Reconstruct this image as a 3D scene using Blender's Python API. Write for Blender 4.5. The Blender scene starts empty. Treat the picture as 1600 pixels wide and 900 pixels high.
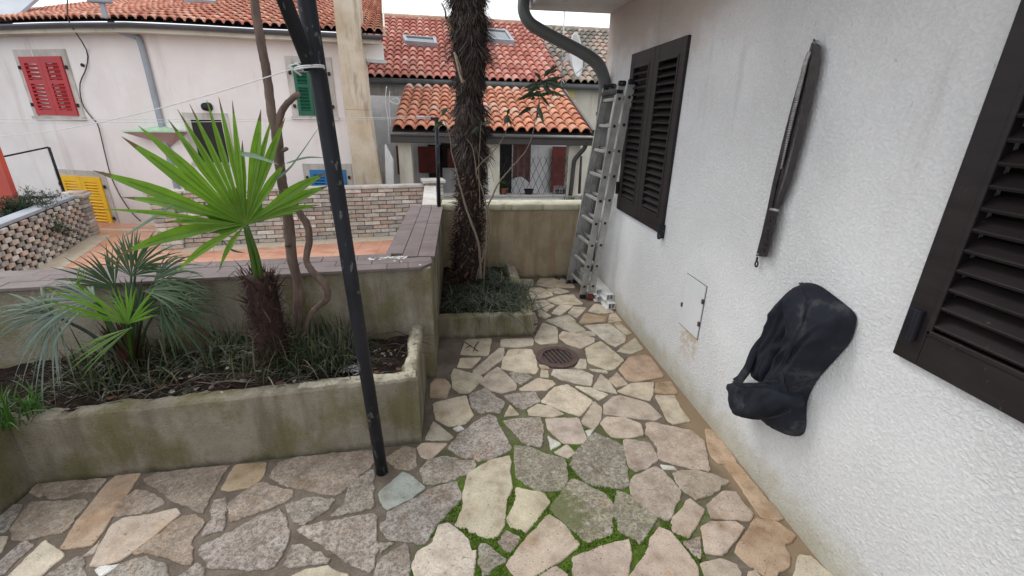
import bpy, bmesh, math, random
from mathutils import Vector, Matrix, noise as mnoise
from mathutils.geometry import tessellate_polygon
random.seed(7)
rnd = random.random
def ru(a, b): return a + (b - a) * random.random()
scene = bpy.context.scene
col = scene.collection

# ------------------------------------------------------------------ camera
F, CX, CY, H = 701.0, 800.0, 450.0, 1.6
R = Matrix(((0.9934, 0.0238, -0.1121), (-0.1123, 0.3573, -0.9272), (0.0180, 0.9337, 0.3576)))
Z3 = Vector((R[2][0], R[2][1], R[2][2]))
# re-orthonormalise the measured axes
r2 = Vector((R[1][0], R[1][1], R[1][2])).normalized()
r3 = (Z3 - r2 * Z3.dot(r2)).normalized()
r1 = r2.cross(r3)
R = Matrix((r1, r2, r3))
CAM = Vector((0, 0, H))
camd = bpy.data.cameras.new('camera')
cam = bpy.data.objects.new('camera', camd)
col.objects.link(cam)
cam.matrix_world = Matrix.Translation(CAM) @ R.to_4x4()
camd.sensor_width = 36.0
camd.lens = F / 1600.0 * 36.0
camd.clip_start = 0.05
camd.clip_end = 400.0
scene.camera = cam
def ray(x, y): return R @ Vector(((x - CX) / F, -(y - CY) / F, -1.0))
def onz(x, y, z=0.0):
    r = ray(x, y); return CAM + r * ((z - H) / r.z)
def onx(x, y, X):
    r = ray(x, y); return CAM + r * (X / r.x)
def ony(x, y, Y):
    r = ray(x, y); return CAM + r * (Y / r.y)
def onpl(x, y, p, n):
    r = ray(x, y); return CAM + r * ((Vector(p) - CAM).dot(n) / r.dot(n))

# ------------------------------------------------------------------ world, sun, exposure
SUN_EL, SUN_AZ = math.radians(52), math.radians(-50)     # azimuth measured from +Y towards +X
world = bpy.data.worlds.new("World"); scene.world = world
world.use_nodes = True
wn, wl = world.node_tree.nodes, world.node_tree.links
wn.clear()
wout = wn.new('ShaderNodeOutputWorld'); bg = wn.new('ShaderNodeBackground')
sky = wn.new('ShaderNodeTexSky'); sky.sky_type = 'NISHITA'; sky.sun_disc = False
sky.sun_elevation = SUN_EL; sky.sun_rotation = SUN_AZ
sky.dust_density = 4.0; sky.air_density = 1.0
tc = wn.new('ShaderNodeTexCoord'); cn = wn.new('ShaderNodeTexNoise')
cn.inputs['Scale'].default_value = 1.6; cn.inputs['Detail'].default_value = 6
cr = wn.new('ShaderNodeValToRGB')
cr.color_ramp.elements[0].position = 0.3; cr.color_ramp.elements[0].color = (0.70, 0.76, 0.85, 1)
cr.color_ramp.elements[1].position = 0.62; cr.color_ramp.elements[1].color = (1.0, 1.0, 1.0, 1)
sc = wn.new('ShaderNodeVectorMath'); sc.operation = 'SCALE'; sc.inputs[3].default_value = 12.0
mx = wn.new('ShaderNodeMix'); mx.data_type = 'RGBA'; mx.inputs[0].default_value = 0.88
wl.new(tc.outputs['Generated'], cn.inputs['Vector']); wl.new(cn.outputs['Fac'], cr.inputs['Fac'])
wl.new(cr.outputs['Color'], sc.inputs[0]); wl.new(sky.outputs['Color'], mx.inputs[6]); wl.new(sc.outputs[0], mx.inputs[7])
wl.new(mx.outputs[2], bg.inputs['Color']); bg.inputs['Strength'].default_value = 0.1
wl.new(bg.outputs[0], wout.inputs[0])
sd = bpy.data.lights.new('sun', 'SUN'); sd.energy = 0.9; sd.angle = math.radians(22); sd.color = (1, 0.97, 0.92)
sun = bpy.data.objects.new('sun', sd); col.objects.link(sun)
sdir = Vector((math.sin(SUN_AZ) * math.cos(SUN_EL), math.cos(SUN_AZ) * math.cos(SUN_EL), math.sin(SUN_EL)))
sun.rotation_euler = sdir.to_track_quat('Z', 'Y').to_euler(); sun.location = (-5, 5, 9)
scene.view_settings.view_transform = 'Standard'; scene.view_settings.look = 'None'
scene.view_settings.exposure = 0.56; scene.view_settings.gamma = 1.0
scene.view_settings.use_curve_mapping = False

# ------------------------------------------------------------------ mesh helpers
class MB:
    def __init__(s): s.v = []; s.f = []; s.c = []; s.cur = (1, 1, 1, 1)
    def add(s, vs, fs, c=None):
        n = len(s.v); s.v += [tuple(v) for v in vs]
        for f in fs: s.f.append(tuple(i + n for i in f)); s.c.append(c or s.cur)
        return s
    def box(s, a, b, c=None):
        x0, y0, z0 = a; x1, y1, z1 = b
        return s.obox(Vector(((x0+x1)/2, (y0+y1)/2, (z0+z1)/2)), Vector((1, 0, 0)), Vector((0, 1, 0)), Vector((0, 0, 1)), abs(x1-x0), abs(y1-y0), abs(z1-z0), c)
    def obox(s, ctr, ux, uy, uz, lx, ly, lz, c=None, bev=0.0):
        ctr = Vector(ctr); vs = []
        for sx, sy, sz in ((-1,-1,-1),(1,-1,-1),(1,1,-1),(-1,1,-1),(-1,-1,1),(1,-1,1),(1,1,1),(-1,1,1)):
            vs.append(ctr + ux*(sx*lx/2) + uy*(sy*ly/2) + uz*(sz*lz/2))
        return s.add(vs, [(0,3,2,1),(4,5,6,7),(0,1,5,4),(1,2,6,5),(2,3,7,6),(3,0,4,7)], c)
    def bar(s, p, q, w, t, up=(0, 0, 1), c=None):
        p, q = Vector(p), Vector(q); d = q - p; L = d.length; d.normalize()
        up = Vector(up); sx = d.cross(up).normalized(); uz = sx.cross(d).normalized()
        return s.obox((p + q) / 2, sx, d, uz, w, L, t, c)
    def tube(s, pts, rad, n=8, c=None, cap=True, squash=None):
        pts = [Vector(p) for p in pts]; m = len(pts)
        if not hasattr(rad, '__len__'): rad = [rad] * m
        prev = None; base = len(s.v); vs = []
        for i, p in enumerate(pts):
            t = (pts[min(i+1, m-1)] - pts[max(i-1, 0)]).normalized()
            if prev is None:
                a = Vector((0, 0, 1)) if abs(t.z) < 0.9 else Vector((1, 0, 0))
                u = t.cross(a).normalized()
            else: u = (prev - t * prev.dot(t)).normalized()
            prev = u; w = t.cross(u)
            for k in range(n):
                an = 2 * math.pi * k / n
                vs.append(p + (u * math.cos(an) + w * math.sin(an)) * rad[i])
        fs = []
        for i in range(m - 1):
            for k in range(n):
                k2 = (k + 1) % n
                fs.append((i*n+k, i*n+k2, (i+1)*n+k2, (i+1)*n+k))
        if cap: fs.append(tuple(range(n-1, -1, -1))); fs.append(tuple((m-1)*n + k for k in range(n)))
        return s.add(vs, fs, c)
    def cyl(s, p, q, r, n=16, c=None, r2=None): return s.tube([p, q], [r, r if r2 is None else r2], n, c)
    def prism(s, poly, z0, z1, c=None):
        n = len(poly); vs = [(p[0], p[1], z0) for p in poly] + [(p[0], p[1], z1) for p in poly]
        area = sum(poly[i][0]*poly[(i+1)%n][1] - poly[(i+1)%n][0]*poly[i][1] for i in range(n))
        if area < 0:
            vs = [(p[0], p[1], z0) for p in poly[::-1]] + [(p[0], p[1], z1) for p in poly[::-1]]
        fs = [tuple(range(n-1, -1, -1)), tuple(range(n, 2*n))] + [(i, (i+1)%n, n+(i+1)%n, n+i) for i in range(n)]
        return s.add(vs, fs, c)
    def quad(s, a, b, c_, d, c=None): return s.add([a, b, c_, d], [(0, 1, 2, 3)], c)
    def ribbon(s, pts, widths, side, c=None, fold=0.0, tipc=None, ntip=1):
        """leaf blade along pts, side = sideways vector, folded along its midrib"""
        pts = [Vector(p) for p in pts]; side = Vector(side).normalized(); vs = []; fs = []
        for i, p in enumerate(pts):
            t = (pts[min(i+1, len(pts)-1)] - pts[max(i-1, 0)])
            nn = t.cross(side)
            nn = nn.normalized() if nn.length > 1e-9 else Vector((0, 0, 1))
            w = widths[i] / 2
            vs += [p - side*w + nn*(fold*w), p, p + side*w + nn*(fold*w)]
        for i in range(len(pts) - 1):
            a = i * 3
            fs += [(a, a+1, a+4, a+3), (a+1, a+2, a+5, a+4)]
        s.add(vs, fs, c)
        if tipc:
            for q in range(2*ntip): s.c[-1-q] = tipc
        return s
    def build(s, name, m, parent=None, smooth=False, label=None, cat=None, group=None, kind=None, bevel=0.0, seg=2):
        off = Vector((0, 0, 0)); p = parent
        while p is not None: off += p.location; p = p.parent
        if parent is None and cat and s.v:     # a one-mesh thing: origin at its base
            n = len(s.v); off = Vector((sum(v[0] for v in s.v)/n, sum(v[1] for v in s.v)/n, min(v[2] for v in s.v)))
        me = bpy.data.meshes.new(name)
        me.from_pydata([(v[0]-off.x, v[1]-off.y, v[2]-off.z) for v in s.v], [], s.f)
        at = me.color_attributes.new('Col', 'FLOAT_COLOR', 'CORNER')
        buf = []
        for f, c in zip(s.f, s.c): buf += list(c) * len(f)
        at.data.foreach_set('color', buf)
        me.materials.append(m)
        if smooth: me.polygons.foreach_set('use_smooth', [True] * len(me.polygons))
        me.update()
        o = bpy.data.objects.new(name, me); col.objects.link(o)
        if parent is not None: o.parent = parent
        elif cat: o.location = off
        if bevel:
            b = o.modifiers.new('bevel', 'BEVEL'); b.width = bevel; b.segments = seg; b.limit_method = 'ANGLE'
            b.angle_limit = math.radians(40)
        return tag(o, label, cat, group, kind)
def tag(o, label=None, cat=None, group=None, kind=None):
    if label: o['label'] = label
    if cat: o['category'] = cat
    if group: o['group'] = group
    if kind: o['kind'] = kind
    return o
def thing(name, label, cat, loc, group=None, kind=None):
    o = bpy.data.objects.new(name, None); col.objects.link(o); o.location = Vector(loc)
    o.empty_display_size = 0.1
    return tag(o, label, cat, group, kind)
def chaikin(P, it=1, k=0.2):
    for _ in range(it):
        Q = []
        for i in range(len(P)):
            a, b = Vector(P[i]), Vector(P[(i+1) % len(P)])
            Q += [a.lerp(b, k), a.lerp(b, 1-k)]
        P = Q
    return P
def spline(P, n=6):
    P = [Vector(p) for p in P]; out = []
    for i in range(len(P) - 1):
        p0, p1, p2, p3 = P[max(i-1, 0)], P[i], P[i+1], P[min(i+2, len(P)-1)]
        for k in range(n):
            t = k / n
            out.append(0.5*((2*p1) + (p2-p0)*t + (2*p0-5*p1+4*p2-p3)*t*t + (3*p1-p0-3*p2+p3)*t**3))
    return out + [P[-1]]
def inside(p, poly):
    c = False; n = len(poly)
    for i in range(n):
        a, b = poly[i], poly[i-1]
        if (a[1] > p[1]) != (b[1] > p[1]) and p[0] < (b[0]-a[0])*(p[1]-a[1])/(b[1]-a[1]) + a[0]: c = not c
    return c

# ------------------------------------------------------------------ materials
class NM:
    def __init__(s, name, rough=0.8, spec=0.3):
        s.m = bpy.data.materials.new(name); s.m.use_nodes = True
        s.n, s.l = s.m.node_tree.nodes, s.m.node_tree.links
        s.b = s.n['Principled BSDF']; s.b.inputs['Roughness'].default_value = rough
        s.b.inputs['Specular IOR Level'].default_value = spec
        g = s.n.new('ShaderNodeNewGeometry'); s.P = g.outputs['Position']; s.N = g.outputs['Normal']
    def put(s, sock, v):
        if hasattr(v, 'links') or hasattr(v, 'is_output'): s.l.new(v, sock)
        else: sock.default_value = v
    def map(s, scale, v=None):
        m = s.n.new('ShaderNodeMapping'); m.inputs['Scale'].default_value = scale; s.l.new(v or s.P, m.inputs['Vector']); return m.outputs[0]
    def noise(s, scale, detail=4, rough=0.55, v=None, dist=0.0):
        n = s.n.new('ShaderNodeTexNoise'); n.inputs['Scale'].default_value = scale; n.inputs['Detail'].default_value = detail
        n.inputs['Roughness'].default_value = rough; n.inputs['Distortion'].default_value = dist
        s.l.new(v or s.P, n.inputs['Vector']); return n.outputs['Fac']
    def vor(s, scale, v=None, feat='F1'):
        n = s.n.new('ShaderNodeTexVoronoi'); n.feature = feat; n.inputs['Scale'].default_value = scale
        s.l.new(v or s.P, n.inputs['Vector']); return n
    def ramp(s, f, st):
        n = s.n.new('ShaderNodeValToRGB'); e = n.color_ramp.elements
        while len(e) < len(st): e.new(0.5)
        for k, (p, c) in enumerate(st):
            e[k].position = p; e[k].color = (*c, 1) if hasattr(c, '__len__') else (c, c, c, 1)
        s.l.new(f, n.inputs['Fac']); return n.outputs['Color']
    def mix(s, f, a, b, mode='MIX'):
        n = s.n.new('ShaderNodeMix'); n.data_type = 'RGBA'; n.blend_type = mode
        s.put(n.inputs[0], f)
        for i, v in ((6, a), (7, b)):
            if isinstance(v, tuple) and len(v) == 3: v = (*v, 1)
            s.put(n.inputs[i], v)
        return n.outputs[2]
    def math(s, op, a, b=0.0, c=None):
        n = s.n.new('ShaderNodeMath'); n.operation = op; s.put(n.inputs[0], a); s.put(n.inputs[1], b)
        if c is not None: s.put(n.inputs[2], c)
        return n.outputs[0]
    def smooth(s, v, a, b):
        n = s.n.new('ShaderNodeMapRange'); n.interpolation_type = 'SMOOTHSTEP'; s.put(n.inputs[0], v)
        n.inputs[1].default_value = a; n.inputs[2].default_value = b; return n.outputs[0]
    def xyz(s, v=None):
        n = s.n.new('ShaderNodeSeparateXYZ'); s.l.new(v or s.P, n.inputs[0]); return n.outputs
    def attr(s):
        n = s.n.new('ShaderNodeAttribute'); n.attribute_name = 'Col'; return n.outputs['Color'], n.outputs['Alpha']
    def bump(s, h, strength=0.5, dist=0.01, prev=None):
        n = s.n.new('ShaderNodeBump'); n.inputs['Strength'].default_value = strength; n.inputs['Distance'].default_value = dist
        s.l.new(h, n.inputs['Height'])
        if prev is not None: s.l.new(prev, n.inputs['Normal'])
        return n.outputs[0]
    def fin(s, color=None, normal=None, rough=None, metal=None):
        if color is not None: s.put(s.b.inputs['Base Color'], (*color, 1) if isinstance(color, tuple) and len(color) == 3 else color)
        if normal is not None: s.l.new(normal, s.b.inputs['Normal'])
        if rough is not None: s.put(s.b.inputs['Roughness'], rough)
        if metal is not None: s.b.inputs['Metallic'].default_value = metal
        return s.m

def simple(name, c, rough=0.6, var=0.15, scale=12, metal=0.0, bumpd=0.0, spec=0.4):
    m = NM(name, rough, spec); f = m.noise(scale, 5)
    dark = tuple(x * (1 - var) for x in c); lite = tuple(min(1, x * (1 + var)) for x in c)
    cc = m.ramp(f, [(0.3, dark), (0.7, lite)])
    return m.fin(cc, m.bump(m.noise(scale * 8, 3), 0.4, bumpd) if bumpd else None, None, metal)
def attrmat(name, rough=0.7, var=0.25, scale=25, bumpd=0.002, trans=0.0, spec=0.3):
    m = NM(name, rough, spec); c, a = m.attr(); f = m.noise(scale, 5)
    cc = m.mix(1.0, c, m.ramp(f, [(0.3, 1 - var), (0.7, 1.0)]), 'MULTIPLY')
    if trans:
        t = m.n.new('ShaderNodeBsdfTranslucent'); m.l.new(m.mix(1.0, cc, (1.0, 1.25, 0.5), 'MULTIPLY'), t.inputs['Color'])
        ms = m.n.new('ShaderNodeMixShader'); ms.inputs[0].default_value = trans
        m.l.new(m.b.outputs[0], ms.inputs[1]); m.l.new(t.outputs[0], ms.inputs[2])
        m.l.new(ms.outputs[0], m.n['Material Output'].inputs['Surface'])
    return m.fin(cc, m.bump(m.noise(scale * 4, 4), 0.5, bumpd) if bumpd else None)

def m_stucco_white():
    m = NM('white_stucco', 0.92, 0.2); x, y, z = m.xyz()
    v = m.map((1, 0.8, 1))
    n1 = m.noise(98, 4, 0.64, v, 0.15); n2 = m.noise(190, 3, 0.6, v)
    lump = m.math('ADD', m.math('MULTIPLY', m.smooth(n1, 0.30, 0.70), 0.9), m.math('MULTIPLY', n2, 0.45))
    patch = m.smooth(m.noise(1.3, 2), 0.38, 0.55)
    # smoother trowelled areas far from the nearest part of the wall
    sm = m.math('MULTIPLY', lump, m.math('ADD', m.math('MULTIPLY', patch, 0.5), 0.5))
    c = m.ramp(n1, [(0.25, (0.66, 0.665, 0.67)), (0.6, (0.78, 0.785, 0.79))])
    c = m.mix(1.0, c, m.ramp(m.noise(1.7, 6, 0.6), [(0.3, (0.90, 0.90, 0.90)), (0.65, (1.0, 1.0, 1.0))]), 'MULTIPLY')
    # dirt that splashes up from the paving, with green algae specks
    edge = m.math('ADD', z, m.math('MULTIPLY', m.noise(9, 5, 0.7), -0.30))
    low = m.math('SUBTRACT', 1.0, m.smooth(edge, -0.16, 0.10))
    c = m.mix(m.math('MULTIPLY', low, 0.75), c, (0.40, 0.37, 0.25))
    sp = m.math('MULTIPLY', m.smooth(m.noise(60, 4, 0.7), 0.62, 0.70), m.math('SUBTRACT', 1.0, m.smooth(z, 0.0, 0.55)))
    c = m.mix(m.math('MULTIPLY', sp, 0.7), c, (0.16, 0.16, 0.10))
    # brown damp stain under the eave and grey drips
    hi = m.math('MULTIPLY', m.smooth(m.math('ADD', z, m.math('MULTIPLY', m.noise(2.2, 4), 0.8)), 2.22, 2.62), m.smooth(y, 1.9, 2.8))
    c = m.mix(m.math('MULTIPLY', hi, 0.72), c, (0.40, 0.31, 0.25))
    dr = m.noise(4.5, 5, 0.6, m.map((1, 2.2, 0.35)))
    drm = m.math('MULTIPLY', m.smooth(dr, 0.56, 0.72), m.smooth(z, 0.9, 1.9))
    c = m.mix(m.math('MULTIPLY', drm, 0.20), c, (0.30, 0.26, 0.23))
    fl = m.math('MULTIPLY', m.smooth(m.noise(33, 3, 0.5, m.map((1, 1.6, 0.6))), 0.70, 0.74), m.smooth(z, 1.0, 2.2))
    c = m.mix(m.math('MULTIPLY', fl, 0.55), c, (0.22, 0.20, 0.18))
    # rust run below the hatch
    ry = m.math('SUBTRACT', 1.0, m.smooth(m.math('ABSOLUTE', m.math('SUBTRACT', y, 2.29)), 0.06, 0.13))
    rz = m.math('MULTIPLY', m.smooth(z, 0.12, 0.40), m.math('LESS_THAN', z, 0.42))
    rr = m.math('MULTIPLY', m.math('MULTIPLY', ry, rz), m.smooth(m.noise(22, 4), 0.35, 0.6))
    c = m.mix(m.math('MULTIPLY', rr, 0.7), c, (0.50, 0.36, 0.18))
    return m.fin(c, m.bump(sm, 1.0, 0.0038))
def m_stucco_moss(name, base, dark, green, amt=0.5, stripes=True):
    m = NM(name, 0.95, 0.15); x, y, z = m.xyz()
    n1 = m.noise(5, 8, 0.72); n2 = m.noise(80, 5, 0.7, m.map((1, 1, 1.8)))
    c = m.ramp(n1, [(0.3, tuple(q*0.72 for q in base)), (0.55, base), (0.75, tuple(q*1.15 for q in base))])
    st = m.noise(4.0, 4, 0.6, m.map((2.2, 2.2, 0.3)))
    c = m.mix(m.math('MULTIPLY', m.smooth(st, 0.46, 0.66), 0.65), c, dark)
    g = m.noise(3.1, 5, 0.65, m.map((1.2, 1.2, 0.8)))
    c = m.mix(m.math('MULTIPLY', m.smooth(g, 0.44, 0.62), amt), c, green)
    c = m.mix(m.math('MULTIPLY', m.smooth(n2, 0.58, 0.66), 0.6), c, tuple(q*0.35 for q in dark))
    c = m.mix(m.math('MULTIPLY', m.smooth(m.noise(120, 4, 0.7), 0.60, 0.68), 0.35), c, tuple(min(1, q*1.5) for q in base))
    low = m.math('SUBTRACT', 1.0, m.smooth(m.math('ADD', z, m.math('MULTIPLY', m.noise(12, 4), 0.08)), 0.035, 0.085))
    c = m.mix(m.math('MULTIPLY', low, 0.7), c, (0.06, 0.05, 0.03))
    return m.fin(c, m.bump(m.math('ADD', m.math('MULTIPLY', m.smooth(n2, 0.3, 0.7), 1.0), m.math('MULTIPLY', m.noise(220, 3), 0.5)), 1.0, 0.006))
def m_mortar():
    m = NM('mortar', 0.93, 0.2); x, y, z = m.xyz()
    n = m.noise(7, 6, 0.6); f = m.noise(90, 4, 0.7)
    c = m.ramp(n, [(0.3, (0.12, 0.097, 0.075)), (0.52, (0.175, 0.142, 0.112)), (0.7, (0.235, 0.20, 0.165))])
    c = m.mix(1.0, c, m.ramp(f, [(0.3, 0.7), (0.7, 1.1)]), 'MULTIPLY')
    # ochre run-off strip along the house wall
    st = m.math('MULTIPLY', m.smooth(m.math('ADD', x, m.math('MULTIPLY', n, 0.10)), 1.20, 1.32), m.smooth(y, 0.3, 1.2))
    c = m.mix(m.math('MULTIPLY', st, 0.75), c, (0.30, 0.215, 0.135))
    # moss, brightest where the joints stay wet
    dx = m.math('DIVIDE', m.math('SUBTRACT', x, 0.40), 0.62); dy = m.math('DIVIDE', m.math('SUBTRACT', y, 1.30), 0.95)
    d = m.math('SQRT', m.math('ADD', m.math('MULTIPLY', dx, dx), m.math('MULTIPLY', dy, dy)))
    mk = m.math('ADD', m.math('SUBTRACT', 1.05, d), m.math('MULTIPLY', m.math('SUBTRACT', m.noise(4, 5, 0.6), 0.5), 1.8))
    f1 = m.smooth(m.math('ADD', mk, m.math('MULTIPLY', m.math('SUBTRACT', m.noise(30, 5, 0.7), .5), .8)), 0.05, 0.45)
    mo = m.ramp(m.noise(38, 7, 0.75), [(0.3, (0.030, 0.052, 0.010)), (0.5, (0.07, 0.125, 0.012)), (0.68, (0.12, 0.21, 0.016))])
    c = m.mix(m.math('MULTIPLY', f1, 0.96), c, mo)
    f2 = m.math('MULTIPLY', m.smooth(mk, -0.5, 0.1), m.smooth(m.noise(11, 5), 0.42, 0.62))
    c = m.mix(m.math('MULTIPLY', f2, 0.6), c, (0.075, 0.085, 0.025))
    return m.fin(c, m.bump(m.math('ADD', f, n), 0.7, 0.004))
def m_stone():
    m = NM('flagstone', 0.72, 0.3); c0, a = m.attr(); x, y, z = m.xyz()
    n1 = m.noise(10, 6, 0.6); n2 = m.noise(80, 8, 0.78); n3 = m.noise(34, 6, 0.72, None, 0.8)
    base = m.mix(1.0, c0, m.ramp(n1, [(0.3, (0.66, 0.60, 0.54)), (0.5, (1.0, 0.98, 0.96)), (0.7, (1.2, 1.19, 1.16))]), 'MULTIPLY')
    # rough stones: dark lichen blotches and pale crust
    dk = m.math('MULTIPLY', m.smooth(n2, 0.46, 0.56), a)
    c = m.mix(m.math('MULTIPLY', dk, 0.72), base, (0.10, 0.09, 0.076))
    pl = m.math('MULTIPLY', m.smooth(n3, 0.52, 0.62), a)
    c = m.mix(m.math('MULTIPLY', pl, 0.6), c, (0.52, 0.49, 0.45))
    c = m.mix(1.0, c, m.ramp(m.noise(210, 3, 0.7), [(0.32, 0.74), (0.5, 1.0), (0.68, 1.12)]), 'MULTIPLY')
    ck = m.math('SUBTRACT', 1.0, m.smooth(m.math('ABSOLUTE', m.math('SUBTRACT', m.noise(5.5, 4, 0.55, None, 0.6), 0.5)), 0.0, 0.005))
    ck = m.math('MULTIPLY', ck, m.smooth(m.noise(3.1, 2), 0.5, 0.58))
    c = m.mix(m.math('MULTIPLY', ck, 0.7), c, (0.12, 0.095, 0.07))
    bl = m.math('MULTIPLY', m.smooth(m.noise(15, 7, 0.75, None, 0.5), 0.50, 0.62), m.math('MULTIPLY', a, 0.5))
    c = m.mix(bl, c, (0.17, 0.15, 0.125))
    # pits and brown iron stains on the smooth ones
    pit = m.smooth(m.noise(85, 3, 0.6, m.map((1, 1.5, 1))), 0.665, 0.70)
    c = m.mix(m.math('MULTIPLY', pit, 0.75), c, (0.07, 0.06, 0.05))
    br = m.math('MULTIPLY', m.smooth(m.noise(4.3, 4, 0.6), 0.54, 0.70), 0.5)
    c = m.mix(br, c, m.mix(1.0, c, (0.80, 0.62, 0.45), 'MULTIPLY'))
    dx = m.math('DIVIDE', m.math('SUBTRACT', x, 0.38), 0.34); dy = m.math('DIVIDE', m.math('SUBTRACT', y, 1.42), 0.30)
    d = m.math('SQRT', m.math('ADD', m.math('MULTIPLY', dx, dx), m.math('MULTIPLY', dy, dy)))
    mk = m.math('ADD', m.math('SUBTRACT', 0.55, d), m.math('MULTIPLY', m.noise(18, 6, 0.7), 1.1))
    c = m.mix(m.math('MULTIPLY', m.smooth(m.math('ADD', mk, m.math('MULTIPLY', m.math('SUBTRACT', m.noise(60, 5, 0.75), .5), 1.3)), 0.5, 0.85), m.math('MULTIPLY', a, 0.8)), c, (0.12, 0.135, 0.045))
    h = m.math('ADD', m.math('MULTIPLY', n2, m.math('ADD', m.math('MULTIPLY', a, 1.1), 0.25)), m.math('MULTIPLY', pit, -0.6))
    return m.fin(c, m.bump(h, 0.9, 0.005), m.math('ADD', 0.62, m.math('MULTIPLY', n1, 0.25)))
def m_tiles_purple():
    m = NM('purple_coping_tile', 0.62, 0.35); x, y, z = m.xyz()
    c0, a = m.attr(); n = m.noise(9, 5); c = m.mix(1.0, c0, m.ramp(n, [(0.3, 0.75), (0.7, 1.15)]), 'MULTIPLY')
    c = m.mix(m.math('MULTIPLY', m.smooth(m.noise(40, 5, 0.7), 0.62, 0.72), 0.5), c, (0.34, 0.31, 0.28))
    return m.fin(c, m.bump(m.noise(60, 4), 0.3, 0.002))
def m_plaster_pink():
    m = NM('pale_pink_plaster', 0.95, 0.1); x, y, z = m.xyz()
    n = m.noise(0.9, 5, 0.6); c = m.ramp(n, [(0.3, (0.71, 0.655, 0.63)), (0.55, (0.80, 0.755, 0.735)), (0.75, (0.83, 0.80, 0.785))])
    st = m.noise(2.3, 5, 0.6, m.map((1.6, 1.6, 0.22)))
    c = m.mix(m.math('MULTIPLY', m.smooth(st, 0.54, 0.74), 0.35), c, (0.50, 0.42, 0.37))
    low = m.math('SUBTRACT', 1.0, m.smooth(m.math('ADD', z, m.math('MULTIPLY', n, -0.5)), -0.6, 0.05))
    c = m.mix(m.math('MULTIPLY', low, 0.4), c, (0.50, 0.46, 0.40))
    return m.fin(c, m.bump(m.noise(30, 4), 0.3, 0.004))
def m_dirty(name, a_, b_, stain, sc=1.5, amt=0.6):
    m = NM(name, 0.93, 0.15); n = m.noise(sc, 5, 0.6)
    c = m.ramp(n, [(0.35, a_), (0.65, b_)])
    st = m.noise(sc * 2.2, 5, 0.65, m.map((1.7, 1.7, 0.3)))
    c = m.mix(m.math('MULTIPLY', m.smooth(st, 0.50, 0.68), amt), c, stain)
    return m.fin(c, m.bump(m.noise(sc * 25, 4), 0.4, 0.004))
def m_rooftile(name, moss=0.1):
    m = NM(name, 0.85, 0.2); c0, a = m.attr(); n = m.noise(14, 5, 0.65)
    c = m.mix(1.0, c0, m.ramp(n, [(0.3, 0.72), (0.7, 1.15)]), 'MULTIPLY')
    c = m.mix(m.math('MULTIPLY', m.smooth(m.noise(5, 6, 0.7), 0.52, 0.7), moss), c, (0.16, 0.15, 0.12))
    return m.fin(c, m.bump(m.noise(50, 3), 0.3, 0.004))
def m_marble():
    m = NM('salmon_terrace_tile', 0.35, 0.4); x, y, z = m.xyz()
    n = m.noise(2.2, 5, 0.6, m.map((1, 2.2, 1)), 1.2)
    c = m.ramp(n, [(0.3, (0.46, 0.21, 0.135)), (0.5, (0.60, 0.30, 0.20)), (0.62, (0.63, 0.37, 0.26)), (0.8, (0.66, 0.46, 0.35))])
    return m.fin(c, None)
def m_alu():
    m = NM('dull_aluminium', 0.45, 0.5); n = m.noise(8, 6, 0.7); f = m.noise(60, 4, 0.7)
    c = m.ramp(n, [(0.3, (0.26, 0.26, 0.25)), (0.7, (0.48, 0.48, 0.47))])
    c = m.mix(m.math('MULTIPLY', m.smooth(f, 0.62, 0.72), 0.5), c, (0.65, 0.65, 0.63))
    return m.fin(c, None, 0.48, 0.55)
def m_blackpaint():
    m = NM('chipped_black_paint', 0.38, 0.3); n = m.noise(28, 5, 0.7, m.map((1, 1, 0.5))); 
    c = m.ramp(m.noise(5, 4), [(0.3, (0.008, 0.009, 0.014)), (0.7, (0.018, 0.020, 0.028))])
    c = m.mix(m.smooth(n, 0.60, 0.62), c, (0.10, 0.105, 0.105))
    return m.fin(c, m.bump(m.smooth(n, 0.58, 0.62), 0.3, 0.001), 0.5)
def m_shutter():
    m = NM('dark_brown_shutter_wood', 0.55, 0.35); n = m.noise(5, 5, 0.6, m.map((1, 1, 6)))
    c = m.ramp(n, [(0.3, (0.011, 0.008, 0.009)), (0.7, (0.024, 0.017, 0.018))])
    e = m.smooth(m.noise(34, 6, 0.8, m.map((1, 1, .5))), 0.63, 0.70)
    c = m.mix(m.math('MULTIPLY', e, 0.6), c, (0.13, 0.085, 0.07))
    return m.fin(c, m.bump(m.noise(40, 3), 0.2, 0.002))
def m_soil():
    m = NM('dark_soil', 1.0, 0.1); n = m.noise(26, 6, 0.75); c = m.ramp(n, [(0.3, (0.010, 0.007, 0.006)), (0.55, (0.030, 0.021, 0.017)), (0.72, (0.07, 0.05, 0.038))])
    return m.fin(c, m.bump(n, 1.0, 0.02))
def m_bark():
    m = NM('brown_bark', 0.85, 0.2); n = m.noise(30, 6, 0.7, m.map((1, 1, 0.25)))
    c = m.ramp(n, [(0.3, (0.075, 0.052, 0.044)), (0.6, (0.17, 0.12, 0.10)), (0.78, (0.27, 0.20, 0.165))])
    return m.fin(c, m.bump(n, 0.8, 0.004))

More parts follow.
